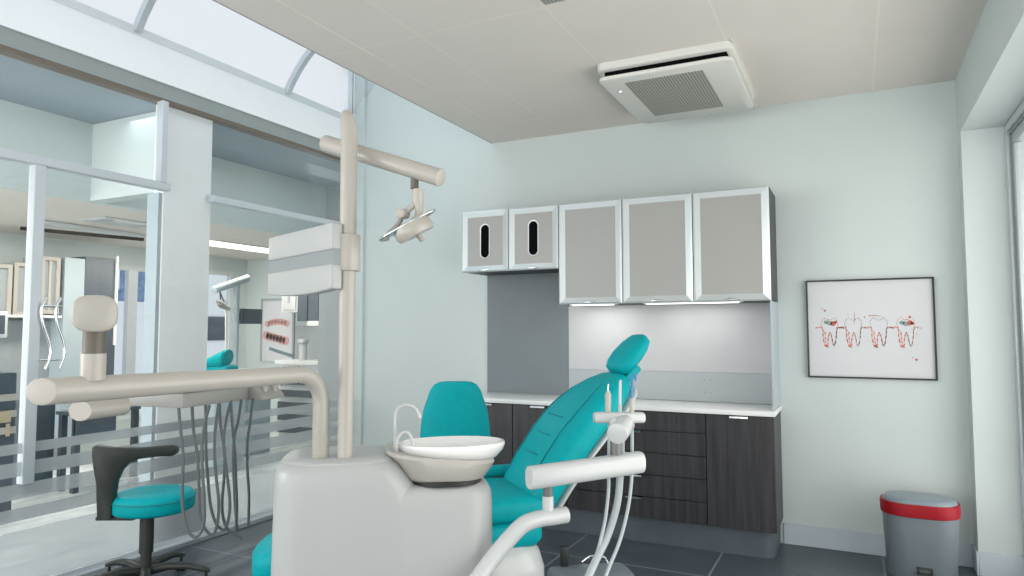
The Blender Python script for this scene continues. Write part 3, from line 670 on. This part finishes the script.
hand('suction_tube', 620, 380, 405, 'tall white suction tip, middle of the holder bar', [(621, 424, 2.42), (621, 450, 2.43), (620, 478, 2.41), (617, 505, 2.38), (608, 535, 2.30), (596, 560, 2.22), (580, 595, 2.1)], .0125, 'unitw', .0052, .007, 'hoselight')
tt = hand('saliva_ejector', 632, 376, 400, 'slim ejector with blue tip, right in the holder bar', [(632, 424, 2.40), (632, 455, 2.40), (631.5, 480, 2.39), (628, 508, 2.35), (620, 540, 2.28), (608, 570, 2.2), (597, 600, 2.1)], .0058, 'bluehandle', .0045, .0085)
build('hooked_end', MB().tube(spline([dz(632, 378, 2.37), dz(633, 374.5, 2.37), dz(635.5, 376, 2.37), dz(635.5, 381, 2.37)], 5), .0035, 10), 'bluehandle', tt)

# ================================================================== DENTAL CHAIR
UA = math.radians(46)
cu = V((math.cos(UA), math.sin(UA), 0)); cv = V((cu.y, -cu.x, 0)); cz = V((0, 0, 1))   # cu foot->head, cv to the near side
HP = V((-1.06, -1.85, 0))
t = thing('dental_chair', 'teal padded reclining dental chair in front of the dark cabinets', 'dental chair', HP, UA)
def Q(a, b, z): return HP + cu*a + cv*b + cz*z
# seat
seat = [(-.62, .215, .045), (-.60, .235, .06), (-.4, .25, .065), (-.1, .255, .07), (.02, .25, .068), (.07, .24, .06), (.10, .20, .04)]
build('seat', pad([(Q(a, 0, .580), cv*hw, cz*ht) for a, hw, ht in seat], 44, 3.6), 'teal', t)
build('seat_base', pad([(Q(a, 0, .465), cv*hw, cz*ht) for a, hw, ht in [(-.56, .20, .06), (-.52, .235, .075), (-.1, .248, .08), (.02, .24, .075), (.06, .20, .06)]], 44, 3.4), 'teal', t)
lr = [(-.60, .225, .575, .05), (-.75, .225, .55, .055), (-.95, .215, .48, .07), (-1.08, .195, .44, .075), (-1.14, .17, .42, .07), (-1.18, .13, .405, .055), (-1.20, .08, .40, .035)]
build('leg_rest', pad([(Q(a, 0, z), cv*hw, cz*ht) for a, hw, z, ht in lr], 44, 3.2), 'teal', t)
# backrest
BA = math.radians(46.5); bu = cu*math.cos(BA) + cz*math.sin(BA); bn = cz*math.cos(BA) - cu*math.sin(BA)    # bn: towards the patient
B0 = Q(.06, 0, .60)
def Bp(s_, b, n_): return B0 + bu*s_ + cv*b + bn*n_
def nb(s_): return .048*math.sin(PI*min(max(s_, 0), .775)/.775)          # the back bulges forward
bs = [(-.055, .16, .035), (-.045, .205, .06), (-.02, .232, .080), (.03, .246, .088), (.12, .254, .092), (.30, .260, .094), (.46, .254, .092), (.58, .228, .084), (.67, .18, .072), (.73, .125, .058), (.76, .08, .040), (.772, .05, .02)]
build('backrest', pad([(Bp(s_, 0, nb(s_)), cv*hw, bn*ht) for s_, hw, ht in bs], 48, 3.0), 'teal', t)
build('back_shell', pad([(Bp(s_, 0, nb(s_)-.084), cv*hw*.95, bn*.020) for s_, hw, ht in bs[2:-1]], 48, 3.0), 'unitw', t, label='thin white rear shell')
for s_ in (.16, .27, .38):
    build('stitch_seam', MB().tube([Bp(s_, b, nb(s_)+.0925) for b in (-.085, -.04, 0, .04, .085)], .0030, 8), 'tealseam', t)
for b in (.16, -.16):
    build('stitch_seam', MB().tube(spline([Bp(s_, b*(1 if s_ < .5 else (1-(s_-.5)*2.6)), nb(s_) + hh_) for s_, hh_ in ((.03, .080), (.12, .086), (.3, .088), (.45, .086), (.56, .080), (.64, .072))], 5), .0030, 8), 'tealseam', t)
# headrest
HA = math.radians(47); hu = cu*math.cos(HA) + cz*math.sin(HA); hn = cz*math.cos(HA) - cu*math.sin(HA)
H0 = Bp(.85, 0, .045)
build('headrest_stem', MB().obox(Bp(.70, -.04, -.055), bu*.17, cv*.08, bn*.05), 'teal', t, bevel=.012, seg=3)
hs = [(-.09, .05, .018), (-.075, .09, .035), (-.04, .115, .044), (.02, .125, .047), (.09, .115, .043), (.14, .085, .034), (.16, .045, .018)]
build('headrest', pad([(H0+hu*s_, cv*hw, hn*ht) for s_, hw, ht in hs], 40, 2.6), 'teal', t)
# armrest on the near side, short stub on the far side
build('armrest', pad([(Q(a, -.245, .665), cv*.03*s_, cz*.03*s_) for a, s_ in ((-.42, .3), (-.41, .75), (-.38, 1), (.05, 1), (.12, .9), (.14, .4))], 24, 2.6), 'teal', t)
# white base
build('pedestal_shell', MB().loft([se(Q(-.14, .10, z), cu*a, cv*b, 40, 2.3) for z, a, b in ((.03, .18, .14), (.10, .215, .17), (.20, .235, .19), (.30, .235, .19), (.38, .21, .17), (.43, .16, .13), (.45, .10, .08))]), 'unitw', t, label='rounded white pedestal shell')
build('base_plate', MB().loft([rr(Q(-.05, 0, 0).x, Q(-.05, 0, 0).y, z, 1.0, .50, .20, 8, UA) for z in (0, .03)] + [rr(Q(-.05, 0, 0).x, Q(-.05, 0, 0).y, .04, .96, .46, .19, 8, UA)]), 'unitg', t)

# foot control at the back
fc = at(605, 600, 'z', .0); fc = V((-.90, -1.22, 0))
t = thing('foot_control', 'grey foot control box with dark pedal lever on the floor', 'foot control', fc)
build('housing', MB().loft([rr(fc.x, fc.y, z, w_, d_, .05, 6, A) for z, w_, d_ in ((0, .46, .26), (.04, .46, .26), (.06, .44, .24), (.066, .38, .18))]), 'binlid', t)
l0 = fc + V((-.17, -.03, .07))
build('lever', MB().obox(l0, V((.045, .022, 0)), V((-.02, .045, 0)), (0, 0, .105)), 'dark', t, bevel=.006, seg=2, label='dark upright lever')
build('stirrup', MB().tube(spline([fc+V((-.10, .12, .06)), fc+V((-.06, .17, .085)), fc+V((.02, .18, .085)), fc+V((.06, .14, .06))], 6), .008, 10), 'chrome', t)

# ================================================================== STOOLS
def five_base(t, c, r, zt, m, rot=0, hub=.03):
    build('hub', MB().cyl((c.x, c.y, .06), (c.x, c.y, .13), hub, 20, bev=.004), m, t)
    for k in range(5):
        a = rot+2*PI*k/5; d_ = V((math.cos(a), math.sin(a), 0)); n_ = V((-d_.y, d_.x, 0)); zz = V((0, 0, 1))
        lg = build('leg', MB().loft([se(c+d_*x+zz*z, n_*w_, zz*h_, 16, 2.6) for x, z, w_, h_ in ((.01, .100, .028, .026), (.12, .122, .026, .020), (.22, .118, .024, .017), (r-.03, .098, .022, .014), (r, .088, .020, .012), (r+.01, .084, .010, .006))]), m, t)
        wc = c+d_*(r-.01)
        build('caster', MB().cyl(wc+n_*.006+zz*.026, wc+n_*.026+zz*.026, .026, 20, bev=.003).cyl(wc-n_*.026+zz*.026, wc-n_*.006+zz*.026, .026, 20, bev=.003).cyl(wc-n_*.01+zz*.028, wc+n_*.01+zz*.028, .008, 10).cyl(wc+zz*.03, wc+zz*.075, .008, 10), 'blackline', lg)
# assistant stool by the glass
sc_ = V((-3.026, -2.386, 0))
t = thing('stool', 'round teal stool with dark curved arm support beside the glass partition', 'stool', sc_)
srx, sry = V((.225, 0, 0)), V((0, .205, 0))
build('seat', MB().loft([se(sc_+V((0, 0, z))+RT*.032, RT*.205*s_, V((-RT.y, RT.x, 0))*.20*s_, 44, 2.15) for z, s_ in ((.425, .90), (.432, .97), (.445, 1), (.492, 1), (.505, .985), (.52, .93), (.528, .80), (.533, .5), (.534, .1))]), 'teal', t)
build('seat_piping', MB().tube([p_ for p_ in se(sc_+V((0, 0, .494))+RT*.032, RT*.207, V((-RT.y, RT.x, 0))*.202, 44, 2.15)] + [se(sc_+V((0, 0, .494))+RT*.032, RT*.207, V((-RT.y, RT.x, 0))*.202, 44, 2.15)[0]], .0035, 8), 'tealseam', t)
build('gas_lift', MB().cyl(sc_+V((0, 0, .20)), sc_+V((0, 0, .43)), .036, 24).cyl(sc_+V((0, 0, .09)), sc_+V((0, 0, .21)), .028, 24), 'dark', t)
five_base(t, sc_, .32, .1, 'dark', rot=.62)
# arm support: curved sheet wrapping from the upright over the seat
rt2 = V((RT.x, RT.y, 0)).normalized(); fw2 = V((-rt2.y, rt2.x, 0))
def sp(l, f_, z): return sc_ + rt2*l + fw2*f_ + V((0, 0, z))
zc_ = 3.62
prof = []
outer = [(395, 343), (393, 270), (391, 200), (380, 140), (375, 95), (376, 60), (385, 52), (440, 60), (560, 62), (640, 56), (690, 52), (706, 58), (711, 72), (705, 88), (690, 95), (630, 97), (560, 107), (520, 122), (490, 150), (470, 190), (461, 240), (458, 300), (457, 343), (440, 347), (410, 347)]
oc = [at_ for at_ in [dz(x/4, 432+y/4, 3.60 + .22*max(0, (x-430)/280)) for x, y in outer]]
build('arm_support', MB().poly_prism([p_-fw2*.022 for p_ in oc], fw2*.05), 'dark', t, bevel=.012, seg=3, label='dark plastic upright with arm reaching over the seat')
build('arm_bracket', MB().obox(sp(-.20, -.14, .405), rt2*.20, fw2*.16, (0, 0, .02)), 'dark', t, bevel=.004)
# operator stool near the back wall
so = V((-1.70, -1.62, 0))
t = thing('operator_stool', 'teal stool with egg shaped backrest behind the spittoon bowl', 'stool', so)
bd = V((-.44, .90, 0)); bl = V((.9, .44, 0))
bcn = V((-1.64, -1.45, 0))
eg = [(1.103, .060), (1.098, .095), (1.083, .125), (1.05, .148), (1.0, .165), (.94, .186), (.86, .198), (.78, .205), (.70, .20), (.64, .175), (.61, .12)]
build('backrest', MB().loft([se(bcn+bd*(.0)+V((0, 0, z)), bl*hw, bd*(.045 if 0 < i < len(eg)-1 else .02), 36, 2.5) for i, (z, hw) in enumerate(eg)]), 'teal', t)
sc2 = bcn + bd*.25
build('seat', MB().loft([se(sc2+V((0, 0, z)), bl*.21*s_, bd*.20*s_, 40, 2.3) for z, s_ in ((.50, .9), (.51, 1), (.56, 1), (.58, .93), (.585, .6), (.586, .1))]), 'teal', t)
build('back_bracket', MB().tube(spline([sc2+V((0, 0, .49)), bcn+bd*.03+V((0, 0, .49)), bcn-bd*.0+V((0, 0, .54)), bcn+V((0, 0, .62))], 6), .016, 12), 'dark', t)
build('gas_lift', MB().cyl(sc2+V((0, 0, .10)), sc2+V((0, 0, .50)), .026, 20), 'dark', t)
five_base(t, sc2, .27, .1, 'dark', rot=.3)

# ================================================================== NEXT SURGERY FURNITURE
def yz(x, px0, py0, px1, py1, ref=None):
    pm_ = (py0+py1)/2; a = at(px0, py0, 'x', x); b = at(px1, py1, 'x', x); return at(px0, pm_, 'x', x).y, at(px1, pm_, 'x', x).y, b.z, a.z
def card(x, px0, py0, px1, py1, th): y0, y1, z0_, z1_ = yz(x, px0, py0, px1, py1); return MB().box(x-th, x, y0, y1, z0_, z1_)
def cardy(y, px0, py0, px1, py1, th):
    a = at(px0, py0, 'y', y); b = at(px1, py1, 'y', y); return MB().box(a.x, b.x, y, y+th, b.z, a.z)
# ceiling fittings
t = thing('recessed_light', 'glowing recessed ceiling light in the next surgery', 'light', (-6.0, .9, 2.39))
build('trim', MB().box(-6.26, -5.84, .20, 1.85, 2.388, 2.3995), 'unitw', t)
build('diffuser', MB().box(-6.23, -5.87, .23, 1.82, 2.383, 2.388), 'farlight', t)
area('next_surgery_ceiling_lamp', (-6.0, -.2, 2.36), (-6.0, -.2, 0), .3, 3.5, 60, (1, .93, .82))
area('corridor_fill', (-4.2, -1.8, 2.96), (-4.2, -1.8, 0), .3, 6, 11, (.88, .94, 1))  # added fill light without a fitting, brightens the space behind the glass
t = thing('track_rail', 'thin black ceiling track with grey housing in the next surgery', 'track', (-5.95, -.95, 2.3))
ra, rb = at(20, 230, 'z', 2.30), at(142, 241, 'z', 2.30)
build('track', MB().obox(ra, rb-ra, V((.03, 0, 0)), (0, 0, .03)), 'void', t)
build('housing', MB().obox(at(43, 224, 'z', 2.36)+V((-.10, 0, 0)), at(145, 238, 'z', 2.36)-at(43, 224, 'z', 2.36), V((.10, 0, 0)), (0, 0, .035)), 'ledge', t)
t = thing('ceiling_cassette', 'flat white ceiling cassette of the next surgery', 'air conditioner', (-5.5, -1.0, 2.39))
build('surround', MB().box(-5.75, -5.38, -1.15, -.60, 2.385, 2.3995), 'unitw', t, bevel=.006)
build('slot', MB().box(-5.70, -5.42, -1.08, -1.05, 2.381, 2.386).box(-5.70, -5.42, -.70, -.67, 2.381, 2.386), 'greypanel', t)
# wall cabinets on the left, seen through the glass
for (a, b_, lab) in (((-26, 262), (12, 316), 'cream framed glass wall cabinet at the left edge, beyond the glass'), ((14, 262), (39, 316), 'cream framed glass wall cabinet behind the thick mullion'), ((41, 256), (60, 314), 'cream framed glass wall cabinet beside the wavy door handle')):
    x = -6.7; y0, y1, z0_, z1_ = yz(x, a[0], a[1], b_[0], b_[1])
    t = thing('glass_cabinet', lab, 'cabinet', (x-.15, (y0+y1)/2, z0_), 0, 'glass wall cabinets in the next surgery')
    build('carcass', MB().box(x-.35, x-.02, y0+.01, y1-.01, z0_, z1_), 'greypanel', t)
    fr = build('door_rim', frame_yz(MB(), x-.02, x, y0, y1, z0_, z1_, .035), 'unit', t)
    build('shelf_edge', MB().box(x-.019, x-.010, (y0+y1)/2-.012, (y0+y1)/2+.012, z0_+.03, z1_-.03), 'unit2', fr)
tag(build('cabinet_rail', card(-6.68, -26, 314, 62, 318, .03), 'counter'), 'white rail under the glass wall cabinets beyond the partition', 'rail')
tag(build('cabinet_panel', card(-6.9, -30, 320, 52, 432, .35), 'greypanel'), 'plain grey wall board under the glass wall cabinets', 'panel')
tag(build('tall_cabinet', card(-6.7, 62, 257, 82, 440, .35), 'steelblue'), 'narrow pale blue tall cabinet left of the dark one', 'cabinet', 'tall cabinets beyond the glass')
tag(build('tall_cabinet', card(-6.7, 82.5, 256, 115, 432, .35), 'bluegrey', bevel=.004), 'dark blue grey tall cabinet behind the cream knuckle', 'cabinet', 'tall cabinets beyond the glass')
tag(build('cabinet_end', card(-6.68, 115.5, 256, 117.5, 345, .02), 'counter'), 'thin white edge strip beside the dark tall cabinet', 'panel')
t = thing('wall_screen', 'small white framed screen at the left edge beyond the glass', 'screen', at(2, 325, 'x', -6.3))
build('bezel', card(-6.28, -14, 311, 8, 338, .04), 'counter', t, bevel=.01)
build('display', card(-6.265, -12, 315, 5, 334, .01), 'bluegrey', t)
t = thing('office_desk', 'low dark desk under the long arm, beyond the glass', 'desk', at(90, 470, 'z', 0))
x = -5.6
build('desk_front', card(x, 76, 416, 116, 434, .03), 'bluegrey', t)
y0, y1, z0_, z1_ = yz(x, 76, 416, 138, 434)
build('desk_top', MB().box(x-.26, x+.01, y0-.02, y1+.2, z1_, z1_+.03), 'bluegrey', t)
for yy in (y0, y1+.1):
    for xx in (x-.25, x-.06): build('leg', MB().box(xx, xx+.05, yy, yy+.05, 0, z1_), 'bluegrey', t)
t = thing('low_cupboard', 'dark low cupboard behind the thick mullion', 'cupboard', at(44, 470, 'z', 0)); x = -5.9
y0, y1, z0_, z1_ = yz(x, 30, 404, 56, 436)
build('carcass', MB().box(x-.45, x-.02, y0, y1, 0, z1_), 'bluegrey', t); build('door', MB().box(x-.02, x, y0+.01, y1-.01, .05, z1_-.01), 'bluegrey', t)
t = thing('shelf_unit', 'dark open shelf with tan boxes at the left edge', 'shelf', at(5, 470, 'z', 0)); x = -5.2
y0, y1, z0_, z1_ = yz(x, -25, 375, 17, 438)
build('carcass', MB().box(x-.4, x-.02, y0, y1, 0, z1_), 'bluegrey', t)
for k in range(3):
    zz = z0_ + (z1_-z0_)*(.12+.25*k); build('shelf', MB().box(x-.02, x, y0, y1, zz-.02, zz+.03), 'unit2', t)
x = -5.19
for i, (a, b_) in enumerate((((-12, 413), (11, 422)), ((6, 424), (10, 436)))):
    tag(build('tan_box', card(x, a[0], a[1], b_[0], b_[1], .006), 'amber'), ('wide tan box on the dark shelf at the left edge', 'narrow tan box low on the dark shelf at the left edge')[i], 'box', 'tan boxes on the shelf')
# second surgery chair area, right of the column
t = thing('dental_unit', 'small looking pale dental unit with lamp arm in the next surgery', 'dental unit', at(238, 480, 'z', 0))
XQ = -5.9
def F(px, py, x=XQ): return at(px, py, 'x', x)
pz = F(237, 282)
build('post', MB().cyl((pz.x, pz.y, 0), (pz.x, pz.y, pz.z), .032, 16), 'steelblue', t)
build('lamp_arm', MB().cyl(F(214, 290), F(248, 278), .042, 18, bev=.004), 'steelblue', t)
build('lamp_drop', MB().tube([F(220, 290), F(220.5, 300)], .008, 8).tube([F(220, 292), F(224, 302)], .008, 8), 'steelgrey', t)
build('lamp_head', MB().loft([se(F(217, 302), FW*.03, UPV*.02, 16), se(F(221, 305), FW*.08, UPV*.035, 16), se(F(229, 309), FW*.05, UPV*.02, 16)]), 'unit2', t)
build('thin_pole', MB().cyl(F(226, 300), F(226, 372), .012, 8), 'ledge', t)
build('body', MB().loft([rr(F(240, 375).x, F(240, 375).y, z, .45, .6, .08) for z in (0, .95)]), 'steelblue', t)
pa_, pb_ = F(242, 308.5, -5.85), F(262.5, 324, -5.85)
t = thing('monitor', 'dark flat monitor beside the far surgery post', 'monitor', (-5.88, (pa_.y+pb_.y)/2, pb_.z))
build('screen', MB().box(-5.89, -5.86, pa_.y, pb_.y, pb_.z, pa_.z), 'bluegrey', t, bevel=.003)
build('mount', MB().box(-5.95, -5.89, pa_.y-.05, pa_.y+.10, (pa_.z+pb_.z)/2-.03, (pa_.z+pb_.z)/2+.03), 'steelblue', t)
t = thing('dental_chair', 'teal dental chair in the next surgery with clear cover', 'dental chair', at(215, 470, 'z', 0)); c_ = F(219, 360, -5.5)
build('headrest', MB().loft([se(V((c_.x, c_.y, c_.z))+RT*o_+UPV*o_*.3, FW*.12*s_, UPV*.07*s_, 20) for o_, s_ in ((-.13, .2), (-.10, .8), (0, 1.1), (.08, 1.3), (.10, 1.1))]), 'teal', t)
build('backrest', MB().obox(V((c_.x-.1, c_.y-.12, .85)), V((.3, .05, 0)), V((-.05, .22, 0)), V((0, 0, c_.z-.90))), 'teal', t, bevel=.05, seg=4)
build('pedestal', MB().box(c_.x-.05, c_.x+.3, c_.y-.3, c_.y+.1, 0, .86), 'steelblue', t, bevel=.03)
# tray arm with instruments
t = thing('instrument_tray', 'pale instrument tray with thin tools in the next surgery', 'tray', F(290, 372, -5.4))
build('arm', MB().cyl(F(248, 375, -5.4), F(272, 373, -5.4), .018, 12).cyl(F(268, 348, -5.4), F(292, 356, -5.4), .02, 12), 'steelblue', t)
build('post', MB().cyl(F(250, 375, -5.4), V((F(250, 375, -5.4).x, F(250, 375, -5.4).y, 0)), .02, 12), 'steelblue', t)
a, b_ = F(270, 378, -5.4), F(304, 374, -5.4)
build('tray', MB().box(-5.6, -5.35, a.y, b_.y, a.z, a.z+.035), 'steelblue', t, bevel=.005)
for k in range(6):
    pk = a.lerp(b_, .12+.14*k); build('tool', MB().cyl((-5.36, pk.y, a.z-.10), (-5.38, pk.y-.02, a.z+.12), .009, 8), 'greypanel', t)
# poster
t = thing('poster', 'white poster with pink teeth on the end wall of the next surgery', 'poster', at(277, 361, 'y', 2.17))
a, b_ = at(263, 301, 'y', 2.18), at(292, 362, 'y', 2.18)
build('board', MB().box(a.x, b_.x, 2.18, 2.198, b_.z, a.z), 'paper', t)
build('frame', MB().box(a.x-.03, a.x, 2.17, 2.199, b_.z, a.z+.03).box(b_.x, b_.x+.03, 2.17, 2.199, b_.z, a.z+.03).box(a.x, b_.x, 2.17, 2.199, a.z, a.z+.03), 'greypanel', t)
pm = MB(); cx_, cz_ = (a.x+b_.x)/2, (a.z+b_.z)/2
for k in range(7):
    pm.cyl((cx_-.18+.06*k, 2.172, cz_+.10+.03*math.sin(k*.5)), (cx_-.18+.06*k, 2.179, cz_+.10+.03*math.sin(k*.5)), .045, 10)
    pm.cyl((cx_-.2+.06*k, 2.172, cz_-.06-.03*k*.4), (cx_-.2+.06*k, 2.179, cz_-.06-.03*k*.4), .06, 10)
build('tooth_print', pm, 'inkpink', t)
# cabinets beyond the monitor
t = thing('wall_cabinet', 'white wall cabinet under the monitor in the next surgery', 'cabinet', at(288, 313, 'y', 1.85), 0, 'wall cabinets of the next surgery')
a, b_ = at(281, 285, 'y', 1.85), at(297, 312, 'y', 1.85)
build('carcass', MB().box(a.x, b_.x, 1.87, 2.19, b_.z, a.z), 'ledge', t); build('door', MB().box(a.x+.03, b_.x-.03, 1.85, 1.87, b_.z+.03, a.z-.03), 'unitw', t)
build('slot', MB().box((a.x+b_.x)/2-.02, (a.x+b_.x)/2+.02, 1.845, 1.85, b_.z+.12, a.z-.1), 'greypanel', t)
t = thing('wall_cabinet', 'dark wall cabinet near the tall post in the next surgery', 'cabinet', at(308, 320, 'y', 1.75), 0, 'wall cabinets of the next surgery')
a, b_ = at(297.5, 270, 'y', 1.75), at(318.5, 321, 'y', 1.75)
build('carcass', MB().box(a.x, b_.x, 1.77, 2.19, b_.z, a.z), 'bluegrey', t)
for k in range(2): build('door', MB().box(a.x+.01+(b_.x-a.x)/2*k, a.x+(b_.x-a.x)/2*(k+1)-.01, 1.75, 1.77, b_.z, a.z), 'bluegrey', t)
a, b_ = at(307, 321, 'y', 1.72), at(318.5, 325.5, 'y', 1.72)
tag(build('shelf', MB().box(a.x, b_.x, 1.72, 2.19, b_.z, a.z), 'counter'), 'small white shelf under the dark far wall cabinet', 'shelf')
a, b_ = at(294, 326, 'y', 2.15), at(318.5, 362, 'y', 2.15)
tag(build('backing_panel', MB().box(a.x, b_.x, 2.17, 2.19, b_.z, a.z), 'greypanel'), 'grey board behind the white dispenser in the next surgery', 'panel')
t = thing('soap_dispenser', 'white soap dispenser on the far counter', 'dispenser', at(303, 360, 'y', 1.85))
a = at(303, 360, 'y', 1.85); b_ = at(303, 343, 'y', 1.85)
build('bottle', MB().cyl((a.x, 1.85, a.z), (a.x, 1.85, b_.z), .05, 16, bev=.01), 'unitw', t); build('cap', MB().cyl((a.x, 1.85, b_.z), (a.x, 1.85, b_.z+.05), .07, 16, bev=.01), 'unitw', t)
t = thing('base_cabinet', 'dark drawer cabinet with white top in the next surgery', 'cabinet', at(300, 430, 'y', 1.65))
a, b_ = at(276, 360, 'y', 1.65), at(319, 363.5, 'y', 1.65)
build('top', MB().box(a.x, b_.x, 1.63, 2.165, a.z-.05, a.z), 'counter', t)
build('carcass', MB().box(a.x+.02, b_.x-.02, 1.69, 2.165, 0, a.z-.05), 'counter', t)
for k in range(5): build('drawer', MB().box(a.x+.03, b_.x-.03, 1.66, 1.69, .12+.15*k, .12+.15*k+.08), 'bluegrey', t)
a, b_ = at(320, 293, 'y', 1.2), at(330, 400, 'y', 1.2)
struct('wall_return', MB().box(at(319, 300, 'y', 1.0).x, XP, 1.0, 1.1, 0, 3.0), 'greypanel', 'mid grey return wall behind the tall post')
# buildings outside
t = thing('building', 'blue glazed building outside the far window', 'building', (-14, 4, 0))
build('wall', MB().box(-14.5, -14, -3, 6.2, 2.05, 7), 'facade', t)
build('lower_wall', MB().box(-14.5, -14, -3, 6.2, -1, 2.05).box(-14.5, -14, 6.2, 16, -1, 7), 'facadewhite', t)
for k in range(7): build('window', MB().box(-14, -13.98, -2.5+1.1*k, -1.8+1.1*k, 2.3, 2.8).box(-14, -13.98, -2.5+1.1*k, -1.8+1.1*k, 3.3, 3.9), 'facadewhite', t)
for k in range(3):
    y = 6.6+.56*k; f_ = build('lower_window', MB().box(-14, -13.97, y, y+.5, 1.15, 1.75), 'blueglass', t)
